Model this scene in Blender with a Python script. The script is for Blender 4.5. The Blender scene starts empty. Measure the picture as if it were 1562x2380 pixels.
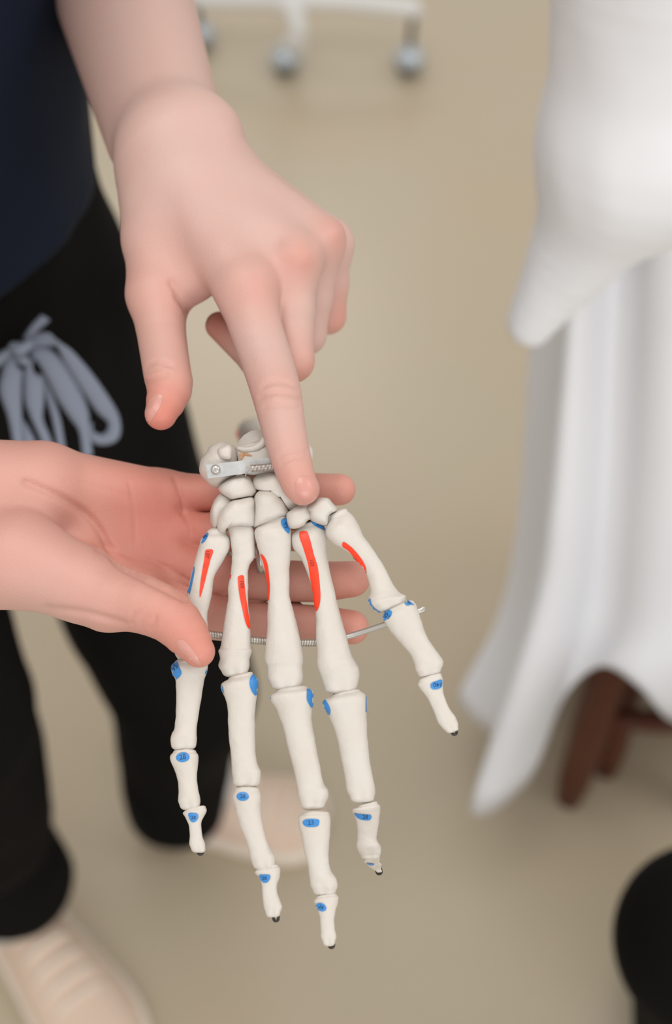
import bpy, bmesh, math, random
import numpy as np
from mathutils import Vector, noise, geometry
from mathutils.bvhtree import BVHTree

random.seed(4)
scene = bpy.context.scene
col = scene.collection

# ------------------------------------------------------------------ camera
W, H = 1562.0, 2380.0
FPX = H * 50.0 / 36.0
CAM = np.array([0.0, 0.0, 1.45])
PITCH = math.radians(48)
RIGHT = np.array([1.0, 0, 0])
FWD = np.array([0, math.cos(PITCH), -math.sin(PITCH)])
UP = np.array([0, math.sin(PITCH), math.cos(PITCH)])
cam_d = bpy.data.cameras.new('camera')
cam_d.sensor_fit = 'VERTICAL'
cam_d.sensor_height = 36.0
cam_d.lens = 50.0
cam_d.dof.use_dof = True
cam_d.dof.focus_distance = 0.565
cam_d.dof.aperture_fstop = 5.0
cam_d.clip_start = 0.01
cam_o = bpy.data.objects.new('camera', cam_d)
cam_o.location = CAM
cam_o.rotation_euler = (math.pi / 2 - PITCH, 0, 0)
col.objects.link(cam_o)
scene.camera = cam_o

# ------------------------------------------------------------------ world, lamps, exposure
scene.view_settings.view_transform = 'Standard'
scene.view_settings.look = 'None'
scene.view_settings.gamma = 1.0
scene.view_settings.use_curve_mapping = False
scene.view_settings.exposure = 0.0
wd = bpy.data.worlds.new('room_light')
scene.world = wd
wd.use_nodes = True
bg = wd.node_tree.nodes['Background']
bg.inputs[0].default_value = (1.0, 0.97, 0.93, 1)
bg.inputs[1].default_value = 0.70


def area(name, loc, target, size, power, color):
    l = bpy.data.lights.new(name, 'AREA')
    l.shape = 'RECTANGLE'
    l.size, l.size_y = size
    l.energy = power
    l.color = color
    o = bpy.data.objects.new(name, l)
    o.location = loc
    o.rotation_euler = (Vector(target) - Vector(loc)).to_track_quat('-Z', 'Y').to_euler()
    col.objects.link(o)
    return o


for _x, _y in ((-0.4, 0.3), (2.0, 0.3), (-0.4, 4.9)):
    area('ceiling_panel_offscreen', (_x, _y, 2.75), (_x, _y, 0), (1.2, 1.2), 17, (1, 0.98, 0.95))
area('window_rear_offscreen', (0.9, -2.4, 1.7), (0.9, 0.0, 1.2), (2.4, 1.6), 38, (0.95, 0.975, 1.0))


# ------------------------------------------------------------------ helpers
def lin(r, g, b):
    def f(c):
        c /= 255.0
        return c / 12.92 if c <= 0.04045 else ((c + 0.055) / 1.055) ** 2.4
    return (f(r), f(g), f(b))


def Q(px, py, d):
    """pixel + depth (mm) -> camera space mm (right, up, depth)"""
    return np.array([(px - W / 2) / FPX * d, (H / 2 - py) / FPX * d, d], float)


def c2w(c):
    """camera space mm -> world metres"""
    c = np.asarray(c, float) / 1000.0
    return CAM + c[..., 0:1] * RIGHT + c[..., 1:2] * UP + c[..., 2:3] * FWD


def w2c(p):
    p = np.asarray(p, float) - CAM
    return np.stack([p @ RIGHT, p @ UP, p @ FWD], -1) * 1000.0


def c2p(c):
    return np.stack([W / 2 + c[..., 0] / c[..., 2] * FPX, H / 2 - c[..., 1] / c[..., 2] * FPX], -1)


def P(px, py, d):
    return c2w(Q(px, py, d))


def PY(px, py, Y):
    """point on the vertical plane at world distance Y"""
    r = FWD + RIGHT * (px - W / 2) / FPX + UP * (H / 2 - py) / FPX
    return CAM + r * (Y / r[1])


def PZ(px, py, Z=0.0):
    r = FWD + RIGHT * (px - W / 2) / FPX + UP * (H / 2 - py) / FPX
    return CAM + r * ((Z - CAM[2]) / r[2])


def props(o, label=None, cat=None, group=None, kind=None):
    if label: o['label'] = label
    if cat: o['category'] = cat
    if group: o['group'] = group
    if kind: o['kind'] = kind
    return o


def empty(name, loc, label, cat, group=None):
    o = bpy.data.objects.new(name, None)
    o.location = loc
    o.empty_display_size = 0.05
    col.objects.link(o)
    return props(o, label, cat, group)


def root_loc(o):
    p = np.zeros(3)
    while o is not None:
        p += np.array(o.location)
        o = o.parent
    return p


def obj(name, verts, faces, mat, parent=None, smooth=True, label=None):
    verts = np.asarray(verts, float)
    off = root_loc(parent) if parent is not None else np.zeros(3)
    me = bpy.data.meshes.new(name)
    me.from_pydata((verts - off).tolist(), [], [list(map(int, f)) for f in faces])
    me.update()
    if smooth:
        me.polygons.foreach_set('use_smooth', [True] * len(me.polygons))
    me.materials.append(mat)
    o = bpy.data.objects.new(name, me)
    col.objects.link(o)
    if parent is not None:
        o.parent = parent
    if label: o['label'] = label
    return o


class MB:
    def __init__(s):
        s.v, s.f = [], []

    def add(s, v, f):
        n = len(s.v)
        s.v.extend([list(map(float, p)) for p in v])
        s.f.extend([[i + n for i in q] for q in f])

    def tube(s, pts, r, n=12, caps=True):
        pts = np.asarray(pts, float)
        m = len(pts)
        rr = np.full(m, r, float) if np.isscalar(r) else np.asarray(r, float)
        T = np.gradient(pts, axis=0)
        T /= np.linalg.norm(T, axis=1)[:, None] + 1e-12
        a = np.array([0, 0, 1.0]) if abs(T[0][2]) < 0.9 else np.array([1.0, 0, 0])
        u = np.cross(T[0], a); u /= np.linalg.norm(u)
        V, F = [], []
        for i in range(m):
            u = u - T[i] * (u @ T[i]); u /= np.linalg.norm(u)
            w = np.cross(T[i], u)
            for k in range(n):
                t = 2 * math.pi * k / n
                V.append(pts[i] + rr[i] * (math.cos(t) * u + math.sin(t) * w))
        for i in range(m - 1):
            for k in range(n):
                k2 = (k + 1) % n
                F.append([i * n + k, i * n + k2, (i + 1) * n + k2, (i + 1) * n + k])
        if caps:
            F.append(list(range(n))[::-1])
            F.append([(m - 1) * n + k for k in range(n)])
        s.add(V, F)

    def box(s, o, ax, ay, az):
        o, ax, ay, az = map(lambda q: np.asarray(q, float), (o, ax, ay, az))
        V = [o + i * ax + j * ay + k * az for i in (-1, 1) for j in (-1, 1) for k in (-1, 1)]
        s.add(V, [[0, 1, 3, 2], [4, 6, 7, 5], [0, 4, 5, 1], [2, 3, 7, 6], [0, 2, 6, 4], [1, 5, 7, 3]])

    def build(s, name, mat, parent=None, smooth=True, label=None):
        return obj(name, s.v, s.f, mat, parent, smooth, label)


def catmull(P_, n, closed=False):
    P_ = np.asarray(P_, float)
    m = len(P_)
    out = []
    segs = m if closed else m - 1
    for i in range(segs):
        if closed:
            a, b, c, d = P_[(i - 1) % m], P_[i], P_[(i + 1) % m], P_[(i + 2) % m]
        else:
            a = P_[i - 1] if i > 0 else 2 * P_[0] - P_[1]
            b, c = P_[i], P_[i + 1]
            d = P_[i + 2] if i + 2 < m else 2 * P_[-1] - P_[-2]
        for k in range(n):
            t = k / n
            out.append(0.5 * ((2 * b) + (c - a) * t + (2 * a - 5 * b + 4 * c - d) * t * t + (3 * b - a - 3 * c + d) * t ** 3))
    if not closed:
        out.append(P_[-1])
    return np.array(out)


# ------------------------------------------------------------------ materials
def mat(name, color, rough=0.5, metal=0.0, noise_scale=None, noise_amt=0.0, bump=0.0, bump_scale=200.0,
        sss=0.0, sss_r=(1, 0.4, 0.25), sss_s=0.003, spec=0.5, attr=None, color2=None):
    m = bpy.data.materials.new(name)
    m.use_nodes = True
    nt = m.node_tree
    b = nt.nodes['Principled BSDF']
    b.inputs['Roughness'].default_value = rough
    b.inputs['Metallic'].default_value = metal
    b.inputs['Specular IOR Level'].default_value = spec
    if sss:
        b.inputs['Subsurface Weight'].default_value = sss
        b.inputs['Subsurface Radius'].default_value = sss_r
        b.inputs['Subsurface Scale'].default_value = sss_s
    b.inputs['Base Color'].default_value = (*color, 1)
    tc = nt.nodes.new('ShaderNodeTexCoord')
    src = None
    if attr:
        a = nt.nodes.new('ShaderNodeAttribute')
        a.attribute_name = attr
        src = a.outputs['Color']
    if noise_scale:
        nz = nt.nodes.new('ShaderNodeTexNoise')
        nz.inputs['Scale'].default_value = noise_scale
        nz.inputs['Detail'].default_value = 5
        nt.links.new(tc.outputs['Object'], nz.inputs['Vector'])
        rp = nt.nodes.new('ShaderNodeValToRGB')
        rp.color_ramp.elements[0].position = 0.3
        rp.color_ramp.elements[1].position = 0.7
        mx = nt.nodes.new('ShaderNodeMix')
        mx.data_type = 'RGBA'
        nt.links.new(nz.outputs['Fac'], rp.inputs['Fac'])
        if color2 is not None:
            mx.inputs[7].default_value = (*color2, 1)
            mul = nt.nodes.new('ShaderNodeMath'); mul.operation = 'MULTIPLY'
            mul.inputs[1].default_value = noise_amt
            nt.links.new(rp.outputs['Color'], mul.inputs[0])
            nt.links.new(mul.outputs[0], mx.inputs[0])
        else:
            mx.blend_type = 'MULTIPLY'
            mx.inputs[0].default_value = noise_amt
            nt.links.new(rp.outputs['Color'], mx.inputs[7])
        if src is not None:
            nt.links.new(src, mx.inputs[6])
        else:
            mx.inputs[6].default_value = (*color, 1)
        src = mx.outputs[2]
    if src is not None:
        nt.links.new(src, b.inputs['Base Color'])
    if bump:
        nb = nt.nodes.new('ShaderNodeTexNoise')
        nb.inputs['Scale'].default_value = bump_scale
        nb.inputs['Detail'].default_value = 4
        nt.links.new(tc.outputs['Object'], nb.inputs['Vector'])
        bp = nt.nodes.new('ShaderNodeBump')
        bp.inputs['Strength'].default_value = bump
        bp.inputs['Distance'].default_value = 0.001
        nt.links.new(nb.outputs['Fac'], bp.inputs['Height'])
        nt.links.new(bp.outputs['Normal'], b.inputs['Normal'])
    return m


M_floor = mat('beige_linoleum', lin(190, 172, 147), rough=0.26, noise_scale=1.9, noise_amt=0.8,
              color2=lin(186, 178, 157), bump=0.04, bump_scale=60, spec=0.42)
M_skin = mat('skin', lin(226, 190, 172), rough=0.5, attr='tone', noise_scale=55, noise_amt=0.14,
             color2=lin(206, 148, 138), bump=0.2, bump_scale=1100, sss=0.15, sss_s=0.003, spec=0.35)
M_nail = mat('fingernail', lin(203, 146, 134), rough=0.32, sss=0.2, spec=0.5)
M_bone = mat('ivory_plastic_bone', lin(204, 198, 190), rough=0.45, noise_scale=70, noise_amt=0.35,
             color2=lin(197, 185, 171), bump=0.35, bump_scale=260, sss=0.12, sss_r=(1, 0.8, 0.6), sss_s=0.002, spec=0.4)
M_tan = mat('tan_glue', lin(196, 170, 136), rough=0.7, noise_scale=200, noise_amt=0.5, color2=lin(150, 122, 92))
M_blue = mat('blue_paint', lin(56, 132, 196), rough=0.4, noise_scale=300, noise_amt=0.3, color2=lin(45, 115, 190))
M_red = mat('red_paint', lin(240, 62, 28), rough=0.4, noise_scale=300, noise_amt=0.25, color2=lin(228, 48, 22))
M_ink = mat('marker_ink', lin(28, 42, 78), rough=0.5)
M_inkr = mat('brown_marker_ink', lin(90, 22, 12), rough=0.5)
M_rust = mat('rust_stain', lin(176, 112, 56), rough=0.7, noise_scale=400, noise_amt=0.7, color2=lin(220, 196, 168))
M_steel = mat('steel', lin(196, 193, 188), rough=0.34, metal=0.8)
M_zinc = mat('zinc_plate', lin(198, 198, 197), rough=0.4, metal=0.5, noise_scale=300, noise_amt=0.2)
M_spring = mat('spring_wire', lin(198, 192, 184), rough=0.35, metal=0.75)
M_dark = mat('dark_metal', lin(60, 56, 54), rough=0.4, metal=0.8)
M_black = mat('black_trouser_cloth', lin(13, 12, 11), rough=0.9, noise_scale=14, noise_amt=0.4, color2=lin(18, 17, 16), spec=0.1)
M_navy = mat('navy_scrub_cloth', lin(14, 24, 42), rough=0.85, noise_scale=9, noise_amt=0.5, color2=lin(10, 17, 30), spec=0.2)
M_grey = mat('grey_ribbon', lin(128, 135, 150), rough=0.8, bump=0.2, bump_scale=1500, spec=0.2)
M_shoe = mat('beige_canvas', lin(222, 198, 178), rough=0.8, noise_scale=25, noise_amt=0.3, color2=lin(206, 180, 158))
M_sole = mat('cream_rubber', lin(226, 212, 196), rough=0.7)
M_sock = mat('white_sock', lin(225, 222, 220), rough=0.9)
M_coat = mat('white_coat_cotton', lin(238, 239, 243), rough=0.85, noise_scale=8, noise_amt=0.2, color2=lin(230, 230, 235), spec=0.2)
M_wood = mat('reddish_wood', lin(104, 52, 30), rough=0.5, noise_scale=18, noise_amt=0.6, color2=lin(72, 34, 20))
M_white = mat('white_enamel', lin(226, 226, 224), rough=0.35)
M_chrome = mat('caster_chrome', lin(190, 198, 205), rough=0.25, metal=0.7)
M_tyre = mat('black_rubber', lin(30, 29, 28), rough=0.7)

# ------------------------------------------------------------------ setting
fl = MB()
n = 24
xs = np.linspace(-4, 4, n); ys = np.linspace(-2.5, 6, n)
fl.add([[x, y, 0] for y in ys for x in xs],
       [[j * n + i, j * n + i + 1, (j + 1) * n + i + 1, (j + 1) * n + i] for j in range(n - 1) for i in range(n - 1)])
floor = fl.build('floor', M_floor, None, smooth=False)
props(floor, 'beige glossy linoleum floor', 'floor', kind='structure')


# ------------------------------------------------------------------ distance fields -> meshes
def sd_cone(p, a, b, r1, r2):
    ba = b - a
    L = float(ba @ ba) + 1e-9
    pa = p - a
    h = np.clip((pa @ ba) / L, 0, 1)
    return np.linalg.norm(pa - h[:, None] * ba, axis=1) - (r1 + (r2 - r1) * h)


def smin(a, b, k):
    h = np.maximum(k - np.abs(a - b), 0) / k
    return np.minimum(a, b) - h * h * k * 0.25


def sd_chain(p, chain, k):
    d = None
    for (a, r1), (b, r2) in zip(chain[:-1], chain[1:]):
        e = sd_cone(p, a, b, r1, r2)
        d = e if d is None else (np.minimum(d, e) if k < 1 else smin(d, e, k))
    return d


def mesh_sdf(f, lo, hi, h, project=True):
    lo = np.asarray(lo, float); hi = np.asarray(hi, float)
    B = 8
    nb = np.ceil((hi - lo) / (h * B)).astype(int) + 1
    N = nb * B
    ax = [lo[i] + (np.arange(nb[i]) * B + (B - 1) / 2) * h for i in range(3)]
    C = np.stack(np.meshgrid(*ax, indexing='ij'), -1).reshape(-1, 3)
    dc = f(C)
    F = np.repeat(np.repeat(np.repeat(np.sign(dc).reshape(nb).astype(np.float32), B, 0), B, 1), B, 2) * 1e3
    act = np.abs(dc) < B * h * 0.9 + 2.5 * h
    bi = np.argwhere(act.reshape(nb))
    loc = np.stack(np.meshgrid(*[np.arange(B)] * 3, indexing='ij'), -1).reshape(-1, 3)
    CH = 1500
    for s in range(0, len(bi), CH):
        g = (bi[s:s + CH, None, :] * B + loc[None]).reshape(-1, 3)
        F[g[:, 0], g[:, 1], g[:, 2]] = f(lo + g * h)
    ins = F < 0
    c = [ins[i:N[0] - 1 + i, j:N[1] - 1 + j, k:N[2] - 1 + k] for i in (0, 1) for j in (0, 1) for k in (0, 1)]
    allin = c[0].copy(); anyin = c[0].copy()
    for q in c[1:]:
        allin &= q; anyin |= q
    cells = np.argwhere(anyin & ~allin)
    vi = np.full(tuple(N - 1), -1, np.int64)
    vi[cells[:, 0], cells[:, 1], cells[:, 2]] = np.arange(len(cells))
    offs = np.array([[i, j, k] for i in (0, 1) for j in (0, 1) for k in (0, 1)])
    vals = np.stack([F[cells[:, 0] + o[0], cells[:, 1] + o[1], cells[:, 2] + o[2]] for o in offs], 1)
    acc = np.zeros((len(cells), 3)); cnt = np.zeros(len(cells))
    for a in range(8):
        for b in range(a + 1, 8):
            if np.abs(offs[a] - offs[b]).sum() != 1: continue
            m = (vals[:, a] < 0) != (vals[:, b] < 0)
            t = np.where(m, vals[:, a] / (vals[:, a] - vals[:, b] + 1e-12), 0)
            acc += np.where(m[:, None], offs[a] + t[:, None] * (offs[b] - offs[a]), 0)
            cnt += m
    V = lo + (cells + acc / np.maximum(cnt, 1)[:, None]) * h
    quads = []
    for axis in range(3):
        s0 = [slice(1, -1)] * 3; s1 = [slice(1, -1)] * 3
        s0[axis] = slice(0, N[axis] - 1); s1[axis] = slice(1, N[axis])
        A, Bm = ins[tuple(s0)], ins[tuple(s1)]
        e = np.argwhere(A != Bm)
        fl_ = A[e[:, 0], e[:, 1], e[:, 2]]
        g = e + 1
        g[:, axis] -= 1
        u, w = [(1, 2), (2, 0), (0, 1)][axis]
        def cell(du, dw):
            q = g.copy(); q[:, u] += du; q[:, w] += dw
            q = np.minimum(q, N - 2)
            return vi[q[:, 0], q[:, 1], q[:, 2]]
        qd = np.stack([cell(-1, -1), cell(0, -1), cell(0, 0), cell(-1, 0)], 1)
        qd[~fl_] = qd[~fl_][:, ::-1]
        quads.append(qd)
    Qd = np.concatenate(quads)
    Qd = Qd[(Qd >= 0).all(1)]
    if project:
        for _ in range(2):
            d = f(V)
            G = grad(f, V, h * 0.3)
            V = V - G * np.clip(d, -h, h)[:, None]
    return V, Qd


def grad(f, V, e):
    G = np.stack([f(V + np.eye(3)[i] * e) - f(V - np.eye(3)[i] * e) for i in range(3)], 1)
    return G / (np.linalg.norm(G, axis=1)[:, None] + 1e-9)


# ================================================================== the person
PELV = np.array([-0.287, 0.715, 0.90])
LEFT = np.array([0.75, 0.66, 0.0]); LEFT /= np.linalg.norm(LEFT)
FACE = np.array([LEFT[1], -LEFT[0], 0.0])
person = empty('person', (PELV[0], PELV[1], 0.0),
               'person in navy top and black trousers, pointing at the bone hand with bare hands', 'person')


def c(px, py, d, r):
    return (Q(px, py, d), r)


# ---- pointing hand (camera space, mm)
A_palm = [
    [c(400, 440, 624, 15), c(572, 668, 594, 12)],
    [c(432, 415, 622, 15), c(678, 602, 604, 12)],
    [c(470, 388, 626, 15), c(736, 562, 618, 11.2)],
    [c(490, 384, 638, 14), c(764, 566, 640, 10.2)],
    [c(450, 500, 642, 16), c(640, 610, 630, 12)],
    [c(365, 430, 630, 17), c(366, 560, 622, 14), c(366, 680, 611, 12)],
    [c(395, 540, 626, 14), c(446, 646, 613, 9.5)],
    [c(400, 345, 634, 22), c(440, 420, 628, 18)],
    [c(455, 320, 636, 19), c(480, 380, 634, 16)],
    [c(352, 330, 662, 19), c(188, -230, 862, 36)],
    [c(404, 345, 639, 23.5), c(236, -230, 848, 40)],
]
A_f = [
    [c(572, 672, 594, 12), c(594, 760, 588, 10.6), c(620, 838, 582, 10.1), c(643, 915, 574, 9.6), c(660, 1000, 566, 8.3),
     c(675, 1062, 561, 7.6), c(693, 1118, 557, 6.7), c(704, 1136, 556, 6.1)],
    [c(678, 606, 604, 11.4), c(680, 720, 603, 9.3), c(680, 838, 602, 9.0), c(600, 836, 622, 8), c(510, 757, 634, 6.3)],
    [c(738, 566, 618, 10.8), c(726, 690, 626, 8.8), c(713, 778, 632, 8.5), c(650, 775, 656, 7.6), c(590, 720, 655, 6.4)],
    [c(766, 568, 640, 9.6), c(768, 660, 648, 8.2), c(763, 735, 654, 7.9), c(712, 735, 674, 7.2), c(660, 700, 668, 6.2)],
    [c(366, 688, 611, 12), c(376, 780, 602, 9.9), c(389, 868, 592, 9.5), c(394, 905, 589, 8.9), c(374, 962, 585, 6.2)],
]


def fine(ch, n_=2, grow=0.45):
    """the same limb with extra joints along a smooth curve"""
    q = catmull(np.array([[*a, r + grow] for a, r in ch]), n_)
    return [(v[:3], v[3]) for v in q]


A_f[0] = fine(A_f[0]); A_f[4] = fine(A_f[4])


def f_A(p):
    d = None
    for ch in A_palm:
        e = sd_chain(p, ch, 0.8 if len(ch) > 4 else 4)
        d = e if d is None else smin(d, e, 11)
    out = None
    for i, ch in enumerate(A_f):
        e = smin(d, sd_chain(p, ch, 0.6 if len(ch) > 5 else 2), 7)
        out = e if out is None else smin(out, e, 1.2)
    return out


# ---- holding hand
B_palm = [
    [c(-110, 1130, 588, 17), c(110, 1128, 596, 16), c(372, 1156, 612, 11.5)],
    [c(-110, 1190, 592, 16), c(400, 1235, 611, 11)],
    [c(-110, 1240, 592, 16), c(402, 1308, 606, 11)],
    [c(-110, 1290, 590, 16), c(360, 1395, 602, 12)],
    [c(-130, 1300, 575, 22), c(40, 1300, 570, 19), c(190, 1358, 565, 14.5), c(250, 1390, 561, 12.6)],
    [c(190, 1360, 585, 15), c(320, 1390, 592, 11)],
    [c(-110, 1140, 584, 20), c(80, 1135, 590, 17)],
    [c(-110, 1220, 588, 27), c(-380, 1200, 600, 30), c(-800, 1120, 640, 38)],
]
B_f = [
    [c(372, 1150, 612, 10.2), c(470, 1146, 610, 7.6), c(570, 1146, 606, 7.4), c(690, 1139, 602, 6.9), c(790, 1138, 598, 6.2)],
    [c(400, 1242, 611, 9.6), c(480, 1240, 606, 8.4), c(570, 1234, 602, 8), c(660, 1238, 598, 7.5), c(716, 1240, 596, 6.8)],
    [c(402, 1310, 606, 10.5), c(500, 1336, 596, 8.6), c(610, 1347, 590, 8.2), c(730, 1352, 587, 8.0), c(818, 1346, 584, 7.0)],
    [c(372, 1398, 602, 11), c(500, 1436, 594, 8.8), c(620, 1448, 590, 8.2), c(735, 1452, 587, 7.6), c(818, 1458, 584, 6.6)],
    [c(250, 1388, 561, 12.2), c(330, 1404, 555, 11.0), c(392, 1432, 551, 9.8), c(430, 1470, 548, 8.4), c(462, 1514, 545, 5.8)],
]


B_palm[-1] = fine(B_palm[-1], 3, 0.5)
B_f = [fine(ch) for ch in B_f]


def f_B(p):
    d = None
    for ch in B_palm:
        e = sd_chain(p, ch, 0.8 if len(ch) > 4 else 4)
        d = e if d is None else smin(d, e, 9)
    out = None
    for i, ch in enumerate(B_f):
        e = smin(d, sd_chain(p, ch, 0.6), 4.5)
        out = e if out is None else smin(out, e, 0.6)
    return out


def bounds(chs, pad=4):
    L = np.min([q - r for ch in chs for q, r in ch], 0) - pad
    U = np.max([q + r for ch in chs for q, r in ch], 0) + pad
    return L, U


def seg_dist(px, poly):
    poly = np.asarray(poly, float)
    best = np.full(len(px), 1e9)
    for a, b in zip(poly[:-1], poly[1:]):
        ba = b - a
        h = np.clip(((px - a) @ ba) / (ba @ ba), 0, 1)
        best = np.minimum(best, np.linalg.norm(px - a - h[:, None] * ba, axis=1))
    return best


def shape_hand(f, chs, h, creases, bumps, tone_base, tones):
    lo, hi = bounds(chs)
    V, Fq = mesh_sdf(f, lo, hi, h)
    Nn = grad(f, V, 0.5)
    px = c2p(V)
    facing = -(Nn * V).sum(1) / np.linalg.norm(V, axis=1)
    disp = np.zeros(len(V))
    for poly, depth, wpx, dmin, dmax in creases:
        m = (facing > 0.05) & (V[:, 2] > dmin) & (V[:, 2] < dmax)
        dd = seg_dist(px[m], catmull(poly, 6))
        disp[m] -= 1.6 * depth * np.exp(-(dd / wpx) ** 2)
    for (bx, by, amp, wpx) in bumps:
        m = facing > 0.0
        dd = np.linalg.norm(px[m] - np.array([bx, by]), axis=1)
        disp[m] += amp * np.exp(-(dd / wpx) ** 2)
    V = V + Nn * disp[:, None]
    tone = np.full(len(V), tone_base)
    for (q, r, w) in tones:
        tone += w * np.exp(-(np.linalg.norm(V - q, axis=1) / r) ** 2)
    return V, Fq, np.clip(tone, 0, 1.2)


A_creases = [
    ([(612, 898), (640, 890), (672, 893), (692, 903)], 0.35, 5, 0, 700),
    ([(606, 922), (640, 914), (675, 917), (697, 926)], 0.45, 5, 0, 700),
    ([(616, 946), (650, 941), (696, 944)], 0.3, 5, 0, 700),
    ([(650, 1062), (680, 1048), (712, 1046)], 0.35, 5, 0, 700),
    ([(655, 1076), (684, 1064), (714, 1060)], 0.3, 4, 0, 700),
    ([(340, 852), (365, 843), (395, 850)], 0.4, 5, 0, 700),
    ([(338, 866), (360, 860), (388, 866)], 0.3, 5, 0, 700),
    ([(338, 888), (365, 878), (392, 872)], 0.45, 5, 0, 700),
    ([(398, 655), (420, 690), (440, 722)], 0.9, 8, 0, 700),
    ([(408, 690), (426, 712), (436, 735)], 0.5, 5, 0, 700),
    ([(345, 846), (366, 838), (392, 846)], 0.25, 4, 0, 700),
    ([(672, 890), (640, 882), (618, 888)], 0.2, 4, 0, 700),
]
A_bumps = [(598, 676, 0.8, 34), (700, 600, 1.2, 26), (775, 540, 1.2, 24), (530, 300, 1.5, 40),
           (640, 560, -0.9, 26), (725, 560, -0.6, 16), (520, 560, 0.5, 40), (610, 500, 0.5, 40),
           (643, 918, 0.4, 36)]
A_tones = [(Q(598, 672, 582), 14, 0.2), (Q(702, 604, 592), 11, 0.26), (Q(778, 545, 610), 11, 0.25),
           (Q(700, 1130, 555), 17, 0.3), (Q(372, 975, 580), 13, 0.55), (Q(400, 920, 585), 18, 0.22),
           (Q(645, 920, 570), 12, 0.18), 
           (Q(510, 757, 630), 14, 0.3), (Q(800, 745, 650), 14, 0.3), (Q(705, 880, 600), 14, 0.3), (Q(370, 700, 605), 30, 0.2)]
VA, FA, TA = shape_hand(f_A, A_palm + A_f, 1.1, A_creases, A_bumps, 0.15, A_tones)

B_creases = [
    ([(60, 1120), (150, 1160), (220, 1215), (255, 1270), (280, 1310), (340, 1345), (430, 1390)], 1.2, 9, 0, 900),
    ([(250, 1262), (300, 1290), (370, 1310), (440, 1352)], 0.5, 5, 0, 900),
    ([(300, 1120), (312, 1180), (316, 1260)], 0.25, 4, 0, 900),
    ([(405, 1110), (420, 1150), (428, 1190)], 0.6, 5, 0, 900),
    ([(412, 1180), (440, 1215), (446, 1240)], 0.4, 5, 0, 900),
    ([(304, 1450), (310, 1430), (322, 1422)], 0.4, 4, 0, 900),
    ([(328, 1455), (334, 1440), (344, 1432)], 0.3, 4, 0, 900),
    ([(352, 1460), (360, 1448), (362, 1436)], 0.4, 4, 0, 900),
    ([(110, 1415), (200, 1425), (290, 1450)], 0.6, 9, 0, 900),
    ([(150, 1115), (220, 1130), (320, 1160)], 0.2, 4, 0, 900),
    ([(502, 1382), (540, 1372), (575, 1380)], 0.3, 4, 0, 900),
]
B_bumps = [(235, 1272, -1.0, 16), (300, 1220, -1.6, 70), (90, 1270, 1.0, 60), (405, 1250, 1.0, 28)]
B_tones = [(Q(-420, 1200, 600), 55, -0.25), (Q(-800, 1120, 640), 90, -0.25), (Q(-600, 1160, 620), 70, -0.2),
           (Q(462, 1510, 540), 20, 0.3), (Q(420, 1250, 595), 26, 0.35), (Q(370, 1170, 600), 26, 0.2), (Q(250, 1272, 580), 8, 0.35),
           (Q(110, 1420, 570), 26, -0.18),
           (Q(820, 1460, 580), 16, 0.15), (Q(820, 1350, 580), 16, 0.1), (Q(800, 1140, 595), 14, 0.1)]
VB, FB, TB = shape_hand(f_B, B_palm + B_f, 1.1, B_creases, B_bumps, 0.40, B_tones)

# ---- the rest of the body: upper arms, trunk and legs, mostly under the clothes
SHL = PELV + LEFT * 0.17 + np.array([0.0, 0.0, 0.45])
SHR = PELV - LEFT * 0.17 + np.array([0.0, 0.0, 0.45])
ELB_L = P(238, -220, 840)
ELB_R = P(-800, 1120, 640)
HIPL, HIPR = PELV + LEFT * 0.085, PELV - LEFT * 0.085
KNEEL = np.array([-0.172, 0.797, 0.48]); KNEER = np.array([-0.338, 0.650, 0.48])
ANKL = np.array([-0.178, 0.822, 0.08]); ANKR = np.array([-0.343, 0.700, 0.08])


def bb(pts, pad):
    pts = np.array(pts)
    return pts.min(0) - pad, pts.max(0) + pad


def f_body(p):
    d = sd_cone(p, PELV + [0, 0, -0.02], PELV + [0, 0, 0.38], 0.085, 0.095)
    d = smin(d, sd_cone(p, SHL, SHR, 0.05, 0.05), 0.08)
    d = smin(d, sd_cone(p, PELV + [0, 0, .45], PELV + [0, 0, .56], 0.055, 0.05), 0.04)
    for sh, el in ((SHL, ELB_L), (SHR, ELB_R)):
        d = smin(d, sd_cone(p, sh, el, 0.048, 0.038), 0.03)
    for hp, kn, an, toe in ((HIPL, KNEEL, ANKL, np.array([0.95, -0.25, 0])), (HIPR, KNEER, ANKR, np.array([0.62, -0.78, 0]))):
        d = smin(d, sd_cone(p, hp - [0, 0, 0.06], kn, 0.062, 0.05), 0.03)
        d = smin(d, sd_cone(p, kn, an, 0.048, 0.033), 0.02)
        d = smin(d, sd_cone(p, an - [0, 0, .03], an + toe * 0.06 - [0, 0, 0.055], 0.026, 0.014), 0.02)
    return d


lo, hi = bb([SHL, SHR, ELB_L, ELB_R, KNEEL, KNEER, ANKL, ANKR, PELV + [0, 0, .6]], 0.2)
VC, FC = mesh_sdf(f_body, lo, hi, 0.008)
verts = np.concatenate([c2w(VA), c2w(VB), VC])
# camera space is left-handed (right, up, depth): flip the windings of the hands
faces = np.concatenate([FA[:, ::-1], FB[:, ::-1] + len(VA), FC + len(VA) + len(VB)])
tone = np.concatenate([TA, TB, np.full(len(VC), 0.15)])
body = obj('body', verts, faces, M_skin, person)
pale, red = np.array(lin(198, 176, 167)), np.array(lin(205, 108, 90))
mid = np.array(lin(202, 142, 127))
t = tone[:, None]
rgb = np.where(t < 0.5, pale + (mid - pale) * (t / 0.5), mid + (red - mid) * ((t - 0.5) / 0.7))
ca = body.data.color_attributes.new('tone', 'FLOAT_COLOR', 'POINT')
ca.data.foreach_set('color', np.concatenate([rgb, np.ones((len(rgb), 1))], 1).astype(np.float32).ravel())
bvh_body = BVHTree.FromPolygons([Vector(v) for v in verts], faces.tolist())


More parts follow.
